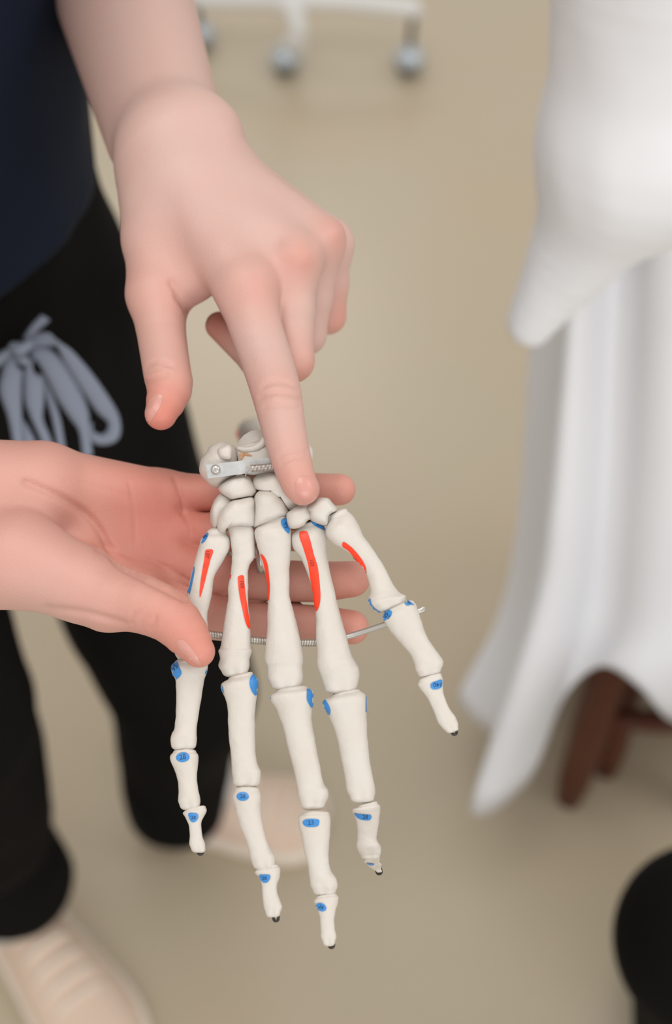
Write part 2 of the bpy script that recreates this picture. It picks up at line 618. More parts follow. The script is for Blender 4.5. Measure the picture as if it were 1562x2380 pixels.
def ray(bvh, px, py):
    r = FWD + RIGHT * (px - W / 2) / FPX + UP * (H / 2 - py) / FPX
    r = r / np.linalg.norm(r)
    hit = bvh.ray_cast(Vector(CAM), Vector(r))
    return hit


def inside_poly(q, poly):
    x, y = q
    ins = False
    n_ = len(poly)
    for i in range(n_):
        x1, y1 = poly[i]; x2, y2 = poly[(i + 1) % n_]
        if (y1 > y) != (y2 > y) and x < (x2 - x1) * (y - y1) / (y2 - y1) + x1:
            ins = not ins
    return ins


def patch(name, bvh, outline, m, parent, off=0.00022, step=4.0, smooth_n=5, dome=0.0, label=None):
    """a thin coat of paint (or a nail) that lies on the surface hit below its outline"""
    ol = catmull(outline, smooth_n, True)
    mn, mx_ = ol.min(0), ol.max(0)
    cen = ol.mean(0)
    pts = [Vector(q) for q in ol]
    edges = [(i, (i + 1) % len(ol)) for i in range(len(ol))]
    y = mn[1] + step / 2
    poly = [tuple(q) for q in ol]
    while y < mx_[1]:
        x = mn[0] + step / 2
        while x < mx_[0]:
            if inside_poly((x, y), poly):
                if np.min(np.linalg.norm(ol - np.array([x, y]), axis=1)) > step * 0.45:
                    pts.append(Vector((x, y)))
            x += step
        y += step
    vs, es, fs, *_ = geometry.delaunay_2d_cdt(pts, edges, [], 1, 1e-4)
    V, ok = [], []
    ref = np.max(np.linalg.norm(ol - cen, axis=1))
    for q in vs:
        hit = ray(bvh, q.x, q.y)
        if hit[0] is None:
            V.append((0, 0, 0)); ok.append(False)
            continue
        nn = hit[1]
        if nn.dot(hit[0] - Vector(CAM)) > 0: nn = -nn
        e = np.min(np.linalg.norm(ol - np.array([q.x, q.y]), axis=1))
        V.append(hit[0] + nn * (off + dome * min(1.0, e / (0.35 * ref)))); ok.append(True)
    dep = {}
    F = []
    for f_ in fs:
        if all(ok[i] for i in f_):
            pts3 = [V[i] for i in f_]
            if max((pts3[0] - pts3[1]).length, (pts3[1] - pts3[2]).length, (pts3[0] - pts3[2]).length) < 0.006:
                a = (pts3[1] - pts3[0]).cross(pts3[2] - pts3[0])
                F.append(list(f_) if a.dot(pts3[0] - Vector(CAM)) < 0 else list(f_)[::-1])
    if not F:
        return None
    comp = {}
    def find(i):
        while comp.setdefault(i, i) != i: i = comp[i]
        return i
    for f_ in F:
        for i in f_[1:]: comp[find(i)] = find(f_[0])
    cnt_ = {}
    for f_ in F: cnt_[find(f_[0])] = cnt_.get(find(f_[0]), 0) + 1
    big = max(cnt_, key=cnt_.get)
    F = [f_ for f_ in F if find(f_[0]) == big]
    used = sorted({i for f_ in F for i in f_})
    rm = {i: k for k, i in enumerate(used)}
    return obj(name, [V[i] for i in used], [[rm[i] for i in f_] for f_ in F], m, parent, True, label)


# fingernails: index finger and thumb of the pointing hand, thumb of the holding hand
patch('fingernail', bvh_body, [(688, 1118), (700, 1107), (716, 1106), (727, 1114), (735, 1140), (733, 1160), (722, 1168), (706, 1167), (692, 1156), (686, 1136)],
      M_nail, body, off=0.0001, dome=0.0003, label='pale fingernail of the pointing index finger')
patch('fingernail', bvh_body, [(345, 934), (360, 918), (374, 917), (378, 928), (372, 945), (358, 968), (345, 988), (337, 980), (337, 956)],
      M_nail, body, off=0.0001, dome=0.0003, label='long thumbnail of the pointing hand')
patch('fingernail', bvh_body, [(412, 1490), (424, 1486), (440, 1500), (452, 1515), (462, 1532), (467, 1546), (452, 1540), (430, 1522), (414, 1504)],
      M_nail, body, off=0.0001, dome=0.0004, label='thumbnail of the holding hand')


# ---- trousers
def nz3(p, s, amp, seed=0.0):
    return np.array([amp * noise.noise(Vector((q[0] * s + seed, q[1] * s, q[2] * s * 0.6))) for q in p])


def sd_ell_torso(p, zc, a, b):
    q = p - PELV
    u = q @ LEFT; w = q @ FACE
    return (np.sqrt((u / a) ** 2 + (w / b) ** 2) - 1) * min(a, b)


def f_trousers(p):
    q = p - PELV
    u = q @ LEFT; w = q @ FACE; z = q[:, 2]
    rr = np.sqrt((u / 0.152) ** 2 + (w / 0.116) ** 2 + (np.where(z > -0.05, (z + 0.05) / 0.30, (z + 0.05) / 0.16)) ** 2)
    d = (rr - 1) * 0.12
    d = np.maximum(d, z - 0.06)
    d = smin(d, sd_chain(p, [(HIPL - [0.008, 0.006, .09], 0.086), (HIPL * 0.5 + KNEEL * 0.5, 0.084), (KNEEL, 0.078),
                             (KNEEL * .5 + ANKL * .5 + [0.022, 0, 0], 0.073), (ANKL + [0.010, 0, 0.10], 0.064), (ANKL + [0, 0, -0.02], 0.056)], 0.05), 0.05)
    d = smin(d, sd_chain(p, [(HIPR - [0, 0, .05], 0.098), (HIPR * 0.5 + KNEER * 0.5, 0.092), (KNEER, 0.093),
                             (KNEER * .5 + ANKR * .5, 0.078), (ANKR + [0, 0, 0.12], 0.060), (ANKR + [0.012, 0, 0.03], 0.062)], 0.03), 0.03)
    return np.maximum(d, 0.022 - p[:, 2])


lo, hi = bb([HIPL, HIPR, KNEEL, KNEER, ANKL, ANKR, PELV + [0, 0, .1]], 0.16)
VT, FT = mesh_sdf(f_trousers, lo, hi, 0.009)
GT = grad(f_trousers, VT, 0.004)
VT = VT + GT * (nz3(VT, 11, 0.006) + nz3(VT, 26, 0.003, 9))[:, None]
trousers = obj('trousers', VT, FT, M_black, person, label='loose black trousers')
bvh_tr = BVHTree.FromPolygons([Vector(v) for v in VT], FT.tolist())


# ---- navy top
def f_top(p):
    q = p - PELV
    u = q @ LEFT; w = q @ FACE; z = q[:, 2]
    a = 0.146 + 0.03 * np.clip(z / 0.45, 0, 1); b = 0.128
    d = (np.sqrt((u / a) ** 2 + (w / b) ** 2) - 1) * 0.13
    d = np.maximum(d, z - 0.50)
    for sh, el in ((SHL, ELB_L), (SHR, ELB_R)):
        e = sh + (el - sh) * 0.45
        d = smin(d, sd_cone(p, sh, e, 0.07, 0.072), 0.05)
    return np.maximum(d, (0.022 + 0.006 * np.sin(u * 22)) - z)


lo, hi = bb([SHL, SHR, PELV], 0.24)
VS, FS = mesh_sdf(f_top, lo, hi, 0.009)
GS = grad(f_top, VS, 0.004)
VS = VS + GS * (nz3(VS, 9, 0.006, 3) + nz3(VS, 22, 0.003, 5))[:, None]
obj('scrub_top', VS, FS, M_navy, person, label='navy blue short-sleeved top')


# ---- drawstring bow
def surf_depth(px, py, bvh, default=820.0):
    h_ = ray(bvh, px, py)
    return default if h_[0] is None else float(w2c(np.array(h_[0]))[2])


bowd = min(surf_depth(60, 830, bvh_tr), surf_depth(40, 810, bvh_tr), surf_depth(110, 900, bvh_tr)) - 14


def ribbon(mb, pts, m=10):
    """pts: (px, py, half width px, angle deg of the width, depth offset mm)"""
    P_ = catmull(np.array(pts, float), m)
    V = []
    for x, y, hw, ang, dz in P_:
        ca_, sa_ = math.cos(math.radians(ang)), math.sin(math.radians(ang))
        base = min(bowd, surf_depth(x, y, bvh_tr, bowd) - 7) if dz > 0 else bowd
        base = bowd + min(0, base - bowd)
        for k in (-1, -0.33, 0.33, 1):
            V.append(P(x + hw * k * ca_, y + hw * k * sa_, base + (dz if dz < 0 else 0) - (1.0 if abs(k) < .5 else 0)))
    m_ = len(P_)
    F = [[i * 4 + j, i * 4 + j + 1, (i + 1) * 4 + j + 1, (i + 1) * 4 + j] for i in range(m_ - 1) for j in range(3)]
    mb.add(V, F)


def thicken(o, t_):
    md = o.modifiers.new('cloth', 'SOLIDIFY'); md.thickness = t_; md.offset = 0
    return o


ds = empty('drawstring', person.location, None, None)
ds.parent = person
ds.location = (0, 0, 0)
rib = [
    ('ribbon_end', [(62, 792, 9, 30, -3), (76, 770, 10, 30, -4), (92, 752, 11, 35, -5), (107, 738, 11, 35, -6)]),
    ('ribbon_loop', [(60, 800, 10, 95, -3), (85, 793, 15, 80, -8), (115, 789, 17, 70, -12), (140, 798, 19, 35, -14), (170, 840, 20, 0, -14), (205, 890, 22, -12, -12),
                     (245, 950, 22, -10, -8), (265, 980, 14, -5, -5), (262, 1010, 16, 40, -4), (238, 1022, 12, 80, -3), (212, 1012, 12, 110, -2), (204, 985, 10, 160, -2)]),
    ('ribbon_loop', [(70, 815, 12, 110, -5), (100, 825, 20, 140, -10), (130, 860, 27, 155, -12), (160, 915, 29, 155, -10), (185, 965, 22, 160, -7), (196, 1000, 12, 170, -5), (204, 1060, 11, 180, -4)]),
    ('ribbon_loop', [(45, 810, 10, 80, -4), (20, 822, 12, 70, -6), (-8, 840, 13, 65, -7), (-40, 860, 14, 60, -5)]),
    ('ribbon_tail', [(45, 825, 14, 170, -4), (30, 862, 24, 5, -8), (25, 910, 26, 5, -9), (35, 970, 16, 5, -7), (45, 1050, 10, 5, -5)]),
    ('ribbon_tail', [(44, 970, 8, 20, -3), (58, 1000, 16, 20, -3), (75, 1050, 22, 15, -3)]),
    ('ribbon_tail', [(68, 835, 10, 180, -5), (78, 880, 22, 0, -10), (80, 930, 22, 5, -10), (85, 970, 15, 15, -8), (102, 1010, 13, 10, -6), (122, 1060, 12, 10, -5)]),
    ('ribbon_tail', [(95, 870, 6, 20, -5), (112, 915, 10, 15, -6), (130, 970, 9, 5, -5), (145, 1050, 8, 5, -4)]),
]
for nm, pts in rib:
    mb = MB(); ribbon(mb, pts)
    thicken(mb.build(nm, M_grey, person), 0.0012)
bpy.data.objects.remove(ds)
mb = MB()
kn = [(38, 800, 12), (44, 812, 16), (50, 828, 14), (58, 842, 13), (60, 850, 8)]
mb.tube(catmull([P(x, y, bowd - 8) for x, y, r in kn], 5), np.interp(np.linspace(0, 4, 21), range(5), [r * bowd / FPX / 1000 for *_, r in kn]), 14)
mb.tube(catmull([P(30, 806, bowd - 9), P(46, 815, bowd - 14), P(62, 806, bowd - 12), P(74, 800, bowd - 8)], 6), 0.0032, 10)
mb.build('knot', M_grey, person)


# ---- shoes
def shoe(ank, toe, name_label, ln=1.0):
    toe = np.array(toe, float); toe /= np.linalg.norm(toe)
    side = np.array([-toe[1], toe[0], 0])
    o = np.array([ank[0], ank[1], 0.0])
    st = [(-0.085, 0.018, 0.05, 0.02), (-0.078, 0.032, 0.078, 0.03), (-0.05, 0.037, 0.088, 0.034), (0.0, 0.038, 0.086, 0.034), (0.04, 0.041, 0.078, 0.034),
          (0.08, 0.046, 0.064, 0.036), (0.12, 0.049, 0.052, 0.036), (0.155, 0.045, 0.046, 0.034), (0.18, 0.034, 0.040, 0.026), (0.192, 0.018, 0.03, 0.014)]
    S = catmull(np.array(st), 4)
    S[:, 0] *= ln
    V, F = [], []
    n_ = 20
    for x, hw, ht, tw in S:
        for k in range(n_):
            t_ = 2 * math.pi * k / n_
            cx, sz = math.cos(t_), math.sin(t_)
            wv = hw if sz < 0 else hw * (1 - 0.25 * sz)
            zz = 0.020 + (ht - 0.018) * max(sz, 0) ** 0.8 if sz > 0 else 0.020 + 0.012 * sz
            V.append(o + toe * x + side * (wv * (abs(cx) ** 0.8) * (1 if cx > 0 else -1)) + [0, 0, zz])
    m_ = len(S)
    for i in range(m_ - 1):
        for k in range(n_):
            F.append([i * n_ + k, (i + 1) * n_ + k, (i + 1) * n_ + (k + 1) % n_, i * n_ + (k + 1) % n_])
    F.append(list(range(n_))); F.append([(m_ - 1) * n_ + k for k in range(n_)][::-1])
    up = obj('shoe', V, F, M_shoe, person, label=name_label)
    V, F = [], []
    for zz, gr in ((0.0, 0.002), (0.006, 0.005), (0.022, 0.004), (0.024, 0.0)):
        for sgn in (1, -1):
            for x, hw, ht, tw in (S if sgn > 0 else S[::-1]):
                V.append(o + toe * (x + (gr if x > 0.05 else -gr)) + side * sgn * (hw + gr) + [0, 0, zz])
    L_ = 2 * m_
    for i in range(3):
        for k in range(L_):
            F.append([i * L_ + k, (i + 1) * L_ + k, (i + 1) * L_ + (k + 1) % L_, i * L_ + (k + 1) % L_])
    F.append(list(range(L_))); F.append([3 * L_ + k for k in range(L_)][::-1])
    obj('sole', V, F, M_sole, up)
    mb = MB()
    for i in range(5):
        x = 0.035 + 0.02 * i
        hw = np.interp(x, S[:, 0], S[:, 1]); ht = np.interp(x, S[:, 0], S[:, 2]) + 0.003
        pts = [o + toe * x + side * (hw * 0.6 * q) + [0, 0, ht - 0.010 * q * q] for q in np.linspace(-1, 1, 7)]
        mb.tube(pts, 0.003, 8)
    mb.build('laces', M_sole, up)
    mb = MB()
    mb.tube([o + [0, 0, 0.05], o + [0, 0, 0.09], o + [0, 0, 0.14]], [0.040, 0.037, 0.036], 18)
    mb.build('sock', M_sock, person)


shoe(ANKL + [0.030, 0.014, 0], (0.97, -0.16, 0), 'beige canvas shoe turned sideways', 0.70)
shoe(ANKR + [0.012, -0.012, 0], (0.62, -0.78, 0), 'beige canvas shoe pointing to the open floor')

# ================================================================== the skeleton hand
skel = empty('skeleton_hand_model', P(650, 1300, 566),
             'white plastic model of a hand skeleton with red and blue painted patches', 'skeleton model')


def ring_mesh(rings):
    """rings: list of (n,3) arrays; ends closed"""
    n_ = len(rings[0]); V = np.concatenate(rings); F = []
    for i in range(len(rings) - 1):
        for k in range(n_):
            k2 = (k + 1) % n_
            F.append([i * n_ + k, i * n_ + k2, (i + 1) * n_ + k2, (i + 1) * n_ + k])
    F.append(list(range(n_))[::-1]); F.append([(len(rings) - 1) * n_ + k for k in range(n_)])
    return V, F


def orient(V, F):
    """turn a closed mesh outwards"""
    V = np.asarray(V)
    vol = 0.0
    for f_ in F:
        for i in range(1, len(f_) - 1):
            vol += np.dot(V[f_[0]], np.cross(V[f_[i]], V[f_[i + 1]]))
    return F if vol > 0 else [list(f_)[::-1] for f_ in F]


bone_bvh = {}


def finish_bone(name, Vc, F, m, rough_amp=0.34, label=None, seed=0):
    Vc = np.asarray(Vc, float)
    cen = Vc.mean(0)
    Vw = c2w(Vc)
    F = orient(Vw, F)
    # uneven casting: low and fine lumps along the outward direction
    me = bpy.data.meshes.new('tmp'); me.from_pydata(Vw.tolist(), [], F); me.update()
    N_ = np.array([v.normal[:] for v in me.vertices])
    bpy.data.meshes.remove(me)
    amp = np.array([rough_amp * (noise.noise(Vector(v * 0.13 + seed)) + 0.45 * noise.noise(Vector(v * 0.38 + seed))) for v in Vc])
    Vw = Vw + N_ * (amp / 1000.0)[:, None]
    o = obj(name, Vw, F, m, skel, True, label)
    bone_bvh[o.name] = BVHTree.FromPolygons([Vector(v) for v in Vw], F)
    return o


def bone(name, st, d0, d1, m=None, thick=0.8, cap0=8, cap1=8, bow=0.0, seed=0, label=None, n_=36, sub=5, heads=(0.1, 0.1)):
    """st: rows of (left x, left y, right x, right y) in pixels from base to head"""
    st = np.array([(s[0], s[1], s[2], s[3]) if len(s) == 4 else (s[1], s[0], s[2], s[0]) for s in st], float)
    S = catmull(st, sub)
    m_ = len(S)
    cen = np.stack([(S[:, 0] + S[:, 2]) / 2, (S[:, 1] + S[:, 3]) / 2], 1)
    half = np.stack([(S[:, 2] - S[:, 0]) / 2, (S[:, 3] - S[:, 1]) / 2], 1)
    tt = np.concatenate([[0], np.cumsum(np.linalg.norm(np.diff(cen, axis=0), axis=1))])
    tt /= tt[-1]
    dep = d0 + (d1 - d0) * tt - bow * np.sin(math.pi * tt)
    rings = []

    def ring(cc, hh, d, th, gv=0.0):
        out = []
        for k in range(n_):
            a = 2 * math.pi * k / n_
            ca_, sa_ = math.cos(a), math.sin(a)
            e = 0.9
            x = abs(ca_) ** e * (1 if ca_ > 0 else -1)
            z = abs(sa_) ** e * (1 if sa_ > 0 else -1)
            q = cc + hh * x
            if z < 0: z *= 1 - gv * math.exp(-(x / 0.38) ** 2)
            out.append(Q(q[0], q[1], d + th * z))
        return np.array(out)

    hwmm = np.linalg.norm(half, axis=1) * dep / FPX
    ax0 = cen[0] - cen[2]; ax0 /= np.linalg.norm(ax0)
    ax1 = cen[-1] - cen[-3]; ax1 /= np.linalg.norm(ax1)
    for a in (86, 75, 60, 40, 20):
        a = math.radians(a)
        rings.append(ring(cen[0] + ax0 * (cap0 + 2) * math.sin(a), half[0] * math.cos(a) ** 0.5, dep[0], hwmm[0] * thick * math.cos(a) ** 0.5))
    for i in range(m_):
        rings.append(ring(cen[i], half[i], dep[i], hwmm[i] * thick, 0.20 * max(0.0, (tt[i] - 0.82) / 0.18) ** 1.3 + 0.10 * max(0.0, (0.10 - tt[i]) / 0.10)))
    for a in (20, 40, 60, 75, 86):
        a = math.radians(a)
        rings.append(ring(cen[-1] + ax1 * (cap1 + 3) * math.sin(a), half[-1] * math.cos(a) ** 0.5, dep[-1], hwmm[-1] * thick * math.cos(a) ** 0.5, 0.22))
    V, F = ring_mesh(rings)
    return finish_bone(name, V, F, m or M_bone, label=label, seed=seed)


def pebble(name, outline, d, th, seed=0, label=None, m=None, flat=2.9, tilt=(0, 0), sub=5, rough=0.5, grow=1.05):
    """a rounded carpal bone: its outline with a domed front and back"""
    ol = catmull(outline, sub, True)
    cen = ol.mean(0)
    V, F = [], []
    n_ = len(ol)
    ss = [0.0, 0.25, 0.45, 0.62, 0.76, 0.87, 0.95, 0.99]
    def dd(q):
        return d + tilt[0] * (q[0] - cen[0]) + tilt[1] * (q[1] - cen[1])
    rows = []
    for sg in (-1, 1):
        lst = ss[1:] if sg < 0 else [1.0] + ss[1:][::-1]
        for s_ in lst:
            rows.append((s_, sg * th * (1 - s_ ** flat) ** (1 / flat)))
    rings = []
    for s_, z in rows:
        rm_ = np.mean(np.linalg.norm(ol - cen, axis=1))
        row = []
        for q in ol:
            v_ = q - cen
            v_ = v_ * s_ ** 1.5 + v_ / np.linalg.norm(v_) * rm_ * 0.92 * (1 - s_ ** 1.5)
            e_ = cen + v_ * s_ * grow
            row.append(Q(*e_, dd(e_) + z))
        rings.append(np.array(row))
    V, F = ring_mesh(rings)
    V = np.concatenate([V, [Q(*cen, dd(cen) - th), Q(*cen, dd(cen) + th)]])
    F = F[:-2]
    nr = len(rings)
    for k in range(n_):
        F.append([len(V) - 2, (k + 1) % n_, k])
        F.append([len(V) - 1, (nr - 1) * n_ + k, (nr - 1) * n_ + (k + 1) % n_])
    return finish_bone(name, V, F, m or M_bone, rough_amp=rough, label=label, seed=seed)


# metacarpals: (y, left, right)
mc5 = bone('metacarpal_bone', [(1240, 480, 528), (1252, 467, 535), (1274, 461, 533), (1301, 454, 521), (1341, 443, 499), (1386, 435, 491), (1431, 434, 482),
                               (1470, 428, 484), (1500, 412, 488), (1518, 407, 488), (1530, 412, 482)], 569, 562, seed=1, cap0=10, cap1=8, thick=0.75)
mc4 = bone('metacarpal_bone', [(1226, 528, 590), (1240, 532, 592), (1265, 537, 593), (1285, 540, 593), (1300, 539, 589), (1319, 537, 578), (1354, 532, 576), (1390, 530, 576), (1431, 523, 580),
                               (1475, 517, 582), (1505, 512, 583), (1513, 508, 585), (1530, 511, 580), (1548, 508, 581), (1562, 516, 578)], 568, 560, seed=2, cap0=6, cap1=9, thick=0.78)
mc3 = bone('metacarpal_bone', [(610, 1214, 668, 1204), (594, 1230, 677, 1228), (592, 1246, 678, 1246), (1262, 596, 677), (1280, 600, 676), (1301, 606, 674), (1341, 618, 673), (1386, 622, 674), (1431, 621, 685), (1475, 620, 696),
                               (1515, 616, 703), (1538, 616, 705), (1550, 621, 703), (1575, 621, 704), (1594, 630, 700)], 567, 557, seed=3, cap0=8, cap1=9, thick=0.75)
mc2 = bone('metacarpal_bone', [(694, 1226, 752, 1214), (680, 1240, 759, 1234), (677, 1252, 761, 1250), (1274, 681, 760), (1301, 700, 762), (1341, 718, 770), (1386, 729, 781), (1431, 734, 792), (1475, 735, 804),
                               (1520, 736, 817), (1540, 736, 826), (1556, 739, 834), (1578, 747, 835), (1600, 753, 830)], 567, 556, seed=4, cap0=8, cap1=10, thick=0.75)
mc1 = bone('metacarpal_bone', [(766, 1208, 808, 1188), (758, 1226, 822, 1202), (760, 1248, 838, 1228), (778, 1266, 846, 1246), (800, 1278, 858, 1262), (828, 1302, 872, 1284), (851, 1336, 892, 1316), (861, 1374, 914, 1356),
                               (856, 1391, 928, 1376), (857, 1406, 943, 1384), (870, 1418, 944, 1392)], 562, 552, seed=5, cap0=9, cap1=9, thick=0.75)
# proximal phalanges
pp1 = bone('proximal_phalanx', [(890, 1428, 962, 1398), (888, 1436, 968, 1408), (893, 1446, 976, 1428), (908, 1468, 982, 1446), (925, 1489, 989, 1470), (953, 1520, 1007, 1503), (962, 1545, 1027, 1531),
                                (964, 1556, 1030, 1545), (972, 1568, 1026, 1556)], 551, 546, seed=6, cap0=5, cap1=6, thick=0.7)
pp5 = bone('proximal_phalanx', [(1540, 406, 482), (1552, 398, 482), (1566, 401, 480), (1580, 408, 476), (1616, 411, 469), (1659, 409, 463), (1694, 406, 459), (1706, 400, 458), (1718, 397, 457), (1732, 398, 455)], 561, 556, seed=7, cap0=9, cap1=8, thick=0.72)
pp4 = bone('proximal_phalanx', [(530, 1580, 588, 1566), (516, 1588, 598, 1576), (513, 1598, 601, 1588), (1612, 517, 598), (1632, 525, 595), (1659, 530, 593), (1697, 531, 593), (1744, 536, 594), (1778, 539, 600), (1795, 539, 608), (1815, 541, 606)], 559, 553, seed=8, cap0=6, cap1=13, thick=0.72)
pp3 = bone('proximal_phalanx', [(642, 1608, 716, 1598), (630, 1616, 727, 1606), (630, 1628, 728, 1622), (1649, 642, 726), (1673, 652, 726), (1706, 663, 730), (1744, 671, 737), (1782, 681, 744), (1820, 689, 753), (1836, 691, 763), (1852, 694, 764), (1868, 700, 757)], 556, 549, seed=9, cap0=6, cap1=12, thick=0.72)
pp2 = bone('proximal_phalanx', [(768, 1620, 838, 1606), (754, 1626, 850, 1614), (750, 1638, 854, 1630), (1659, 763, 852), (1687, 773, 853), (1725, 784, 855), (1768, 793, 861), (1811, 801, 868), (1836, 805, 872), (1852, 812, 870)], 555, 549, seed=10, cap0=6, cap1=11, thick=0.72)
# middle phalanges
mp5 = bone('middle_phalanx', [(1748, 402, 456), (1756, 396, 461), (1768, 397, 461), (1785, 404, 459), (1815, 413, 458), (1839, 415, 462), (1860, 413, 465), (1872, 417, 464)], 556, 553, seed=11, cap0=5, cap1=9, thick=0.72)
mp4 = bone('middle_phalanx', [(1836, 544, 604), (1848, 540, 608), (1862, 542, 608), (1877, 546, 606), (1910, 555, 611), (1943, 568, 618), (1972, 577, 629), (1990, 581, 639), (2008, 587, 640)], 552, 548, seed=12, cap0=6, cap1=12, thick=0.72)
mp3 = bone('middle_phalanx', [(1892, 700, 766), (1900, 693, 768), (1920, 695, 768), (1953, 702, 766), (1990, 710, 764), (2020, 717, 769), (2040, 719, 780), (2058, 721, 784), (2070, 727, 780)], 548, 544, seed=13, cap0=6, cap1=10, thick=0.72)
mp2 = bone('middle_phalanx', [(830, 1878, 878, 1866), (819, 1882, 885, 1874), (822, 1892, 885, 1886), (1905, 826, 882), (1930, 830, 878), (1950, 830, 875), (1966, 829, 884), (1980, 833, 886), (1988, 838, 884)], 549, 560, seed=14, cap0=5, cap1=7, thick=0.8,
           label='finger bone tilted downwards')
# distal phalanges
dp1 = bone('distal_phalanx', [(972, 1584, 1026, 1566), (970, 1592, 1029, 1578), (976, 1602, 1029, 1592), (986, 1614, 1029, 1604), (997, 1630, 1032, 1618), (1010, 1660, 1044, 1644), (1018, 1680, 1058, 1664), (1026, 1690, 1064, 1680), (1036, 1698, 1064, 1690)], 546, 543, seed=15, cap0=4, cap1=5, thick=0.6)
dp5 = bone('distal_phalanx', [(430, 1884, 478, 1876), (425, 1890, 480, 1884), (1898, 430, 473), (1910, 436, 468), (1924, 440, 468), (1946, 441, 470), (1960, 440, 476), (1972, 444, 476)], 553, 550, seed=16, cap0=4, cap1=6, thick=0.65)
dp4 = bone('distal_phalanx', [(598, 2020, 648, 2012), (592, 2028, 652, 2020), (1 and 2038, 600, 650), (2054, 607, 645), (2070, 609, 644), (2090, 611, 650), (2106, 613, 656), (2120, 617, 652)], 548, 545, seed=17, cap0=4, cap1=10, thick=0.65)
dp3 = bone('distal_phalanx', [(733, 2088, 784, 2080), (729, 2094, 788, 2086), (2102, 732, 785), (2116, 738, 780), (2135, 743, 777), (2160, 745, 779), (2176, 744, 783), (2188, 748, 780)], 544, 541, seed=18, cap0=4, cap1=9, thick=0.65)
dp2 = bone('distal_phalanx', [(848, 1999, 882, 1992), (846, 2003, 884, 1996), (850, 2007, 882, 2002), (857, 2013, 886, 2008), (866, 2020, 887, 2015), (872, 2024, 887, 2020)], 561, 576, seed=19, cap0=3, cap1=5, thick=0.9, label='short finger tip bone seen end-on')


def R3(pts):  # reading of a x2.231 enlargement of the picture at (380, 960)
    return [(380 + x / 2.231, 960 + y / 2.231) for x, y in pts]


def R1(pts):  # x4.881 enlargement at (440, 980)
    return [(440 + x / 4.881, 980 + y / 4.881) for x, y in pts]


carp = [
    ('triquetral', R1([(370, 826), (440, 850), (480, 890), (430, 950), (370, 1010), (335, 1080), (325, 1200), (285, 1235), (250, 1170), (240, 1060), (265, 950), (315, 860)]), 574, 8, (0, 0)),
    ('hamate', R1([(480, 905), (570, 880), (690, 862), (735, 900), (735, 1000), (728, 1150), (690, 1178), (560, 1178), (430, 1200), (400, 1240), (345, 1235), (328, 1180), (340, 1090), (380, 1000)]), 569, 9, (0, 0)),
    ('lunate', R1([(345, 750), (400, 690), (480, 640), (600, 610), (680, 630), (725, 690), (760, 775), (735, 820), (690, 850), (580, 865), (480, 885), (420, 845), (360, 800)]), 571, 9, (0, 0)),
    ('scaphoid', R1([(735, 700), (750, 640), (830, 600), (960, 585), (1060, 640), (1110, 740), (1180, 830), (1260, 930), (1215, 985), (1140, 1000), (1100, 940), (1060, 860), (960, 775), (860, 775), (770, 765)]), 570, 8, (0, 0)),
    ('capitate', R1([(735, 870), (790, 800), (880, 778), (960, 790), (1040, 860), (1090, 940), (1125, 1020), (1110, 1060), (1040, 1080), (960, 1110), (860, 1150), (760, 1195), (728, 1160), (738, 1000)]), 569, 9, (0, 0)),
    ('trapezoid', R1([(1120, 1040), (1180, 990), (1260, 955), (1340, 965), (1385, 1040), (1380, 1090), (1330, 1120), (1290, 1170), (1220, 1200), (1150, 1190), (1120, 1110)]), 566, 8, (0, 0)),
    ('trapezium', R3([(752, 490), (800, 452), (845, 447), (870, 470), (890, 505), (855, 530), (845, 575), (800, 565), (770, 545), (762, 515)]), 564, 8, (0, 0)),
    ('trapezium_process', R3([(800, 470), (840, 448), (870, 462), (890, 500), (880, 516), (840, 505)]), 559, 6, (0, 0)),
]
for i, (nm, ol, d, th, tl) in enumerate(carp[:-1]):
    pebble('carpal_bone', ol, d, th, seed=30 + i * 3, tilt=tl, grow=1.13 if i > 4 else 1.06, flat=3.6 if i > 4 else 3.0)

pebble('wrist_core', R1([(350, 880), (480, 830), (700, 790), (900, 760), (1100, 850), (1300, 960), (1500, 960), (1540, 1100), (1500, 1200), (1200, 1240), (900, 1220), (600, 1210), (400, 1240), (300, 1180), (290, 1000)]),
       576, 5.5, seed=90, m=M_tan, flat=6, grow=1.0)

# forearm bones of the model, sawn short and running away behind the wrist
ul = R1([(300, 245), (370, 235), (440, 250), (500, 275), (540, 330), (550, 430), (545, 560), (500, 640), (400, 720), (330, 745), (250, 730), (190, 680), (130, 600), (118, 500), (140, 420), (190, 350), (240, 280)])
ulna = pebble('ulna_bone', ul, 577, 13, seed=61, flat=2.6, grow=1.0)
stl = R1([(320, 320), (380, 280), (450, 265), (485, 300), (485, 370), (470, 430), (400, 430), (330, 390)])
b_ = pebble('styloid_knob', stl, 566, 5, seed=63)
b_.parent = ulna
ra = R1([(530, 290), (600, 260), (700, 240), (790, 215), (850, 175), (950, 140), (1100, 150), (1280, 200), (1375, 275), (1405, 340), (1395, 420), (1350, 520), (1200, 600), (1000, 620), (800, 610), (640, 600), (560, 560), (540, 420)])
radius = pebble('radius_bone', ra, 580, 10, seed=65, flat=9.0, grow=1.0, tilt=(0, -0.06))
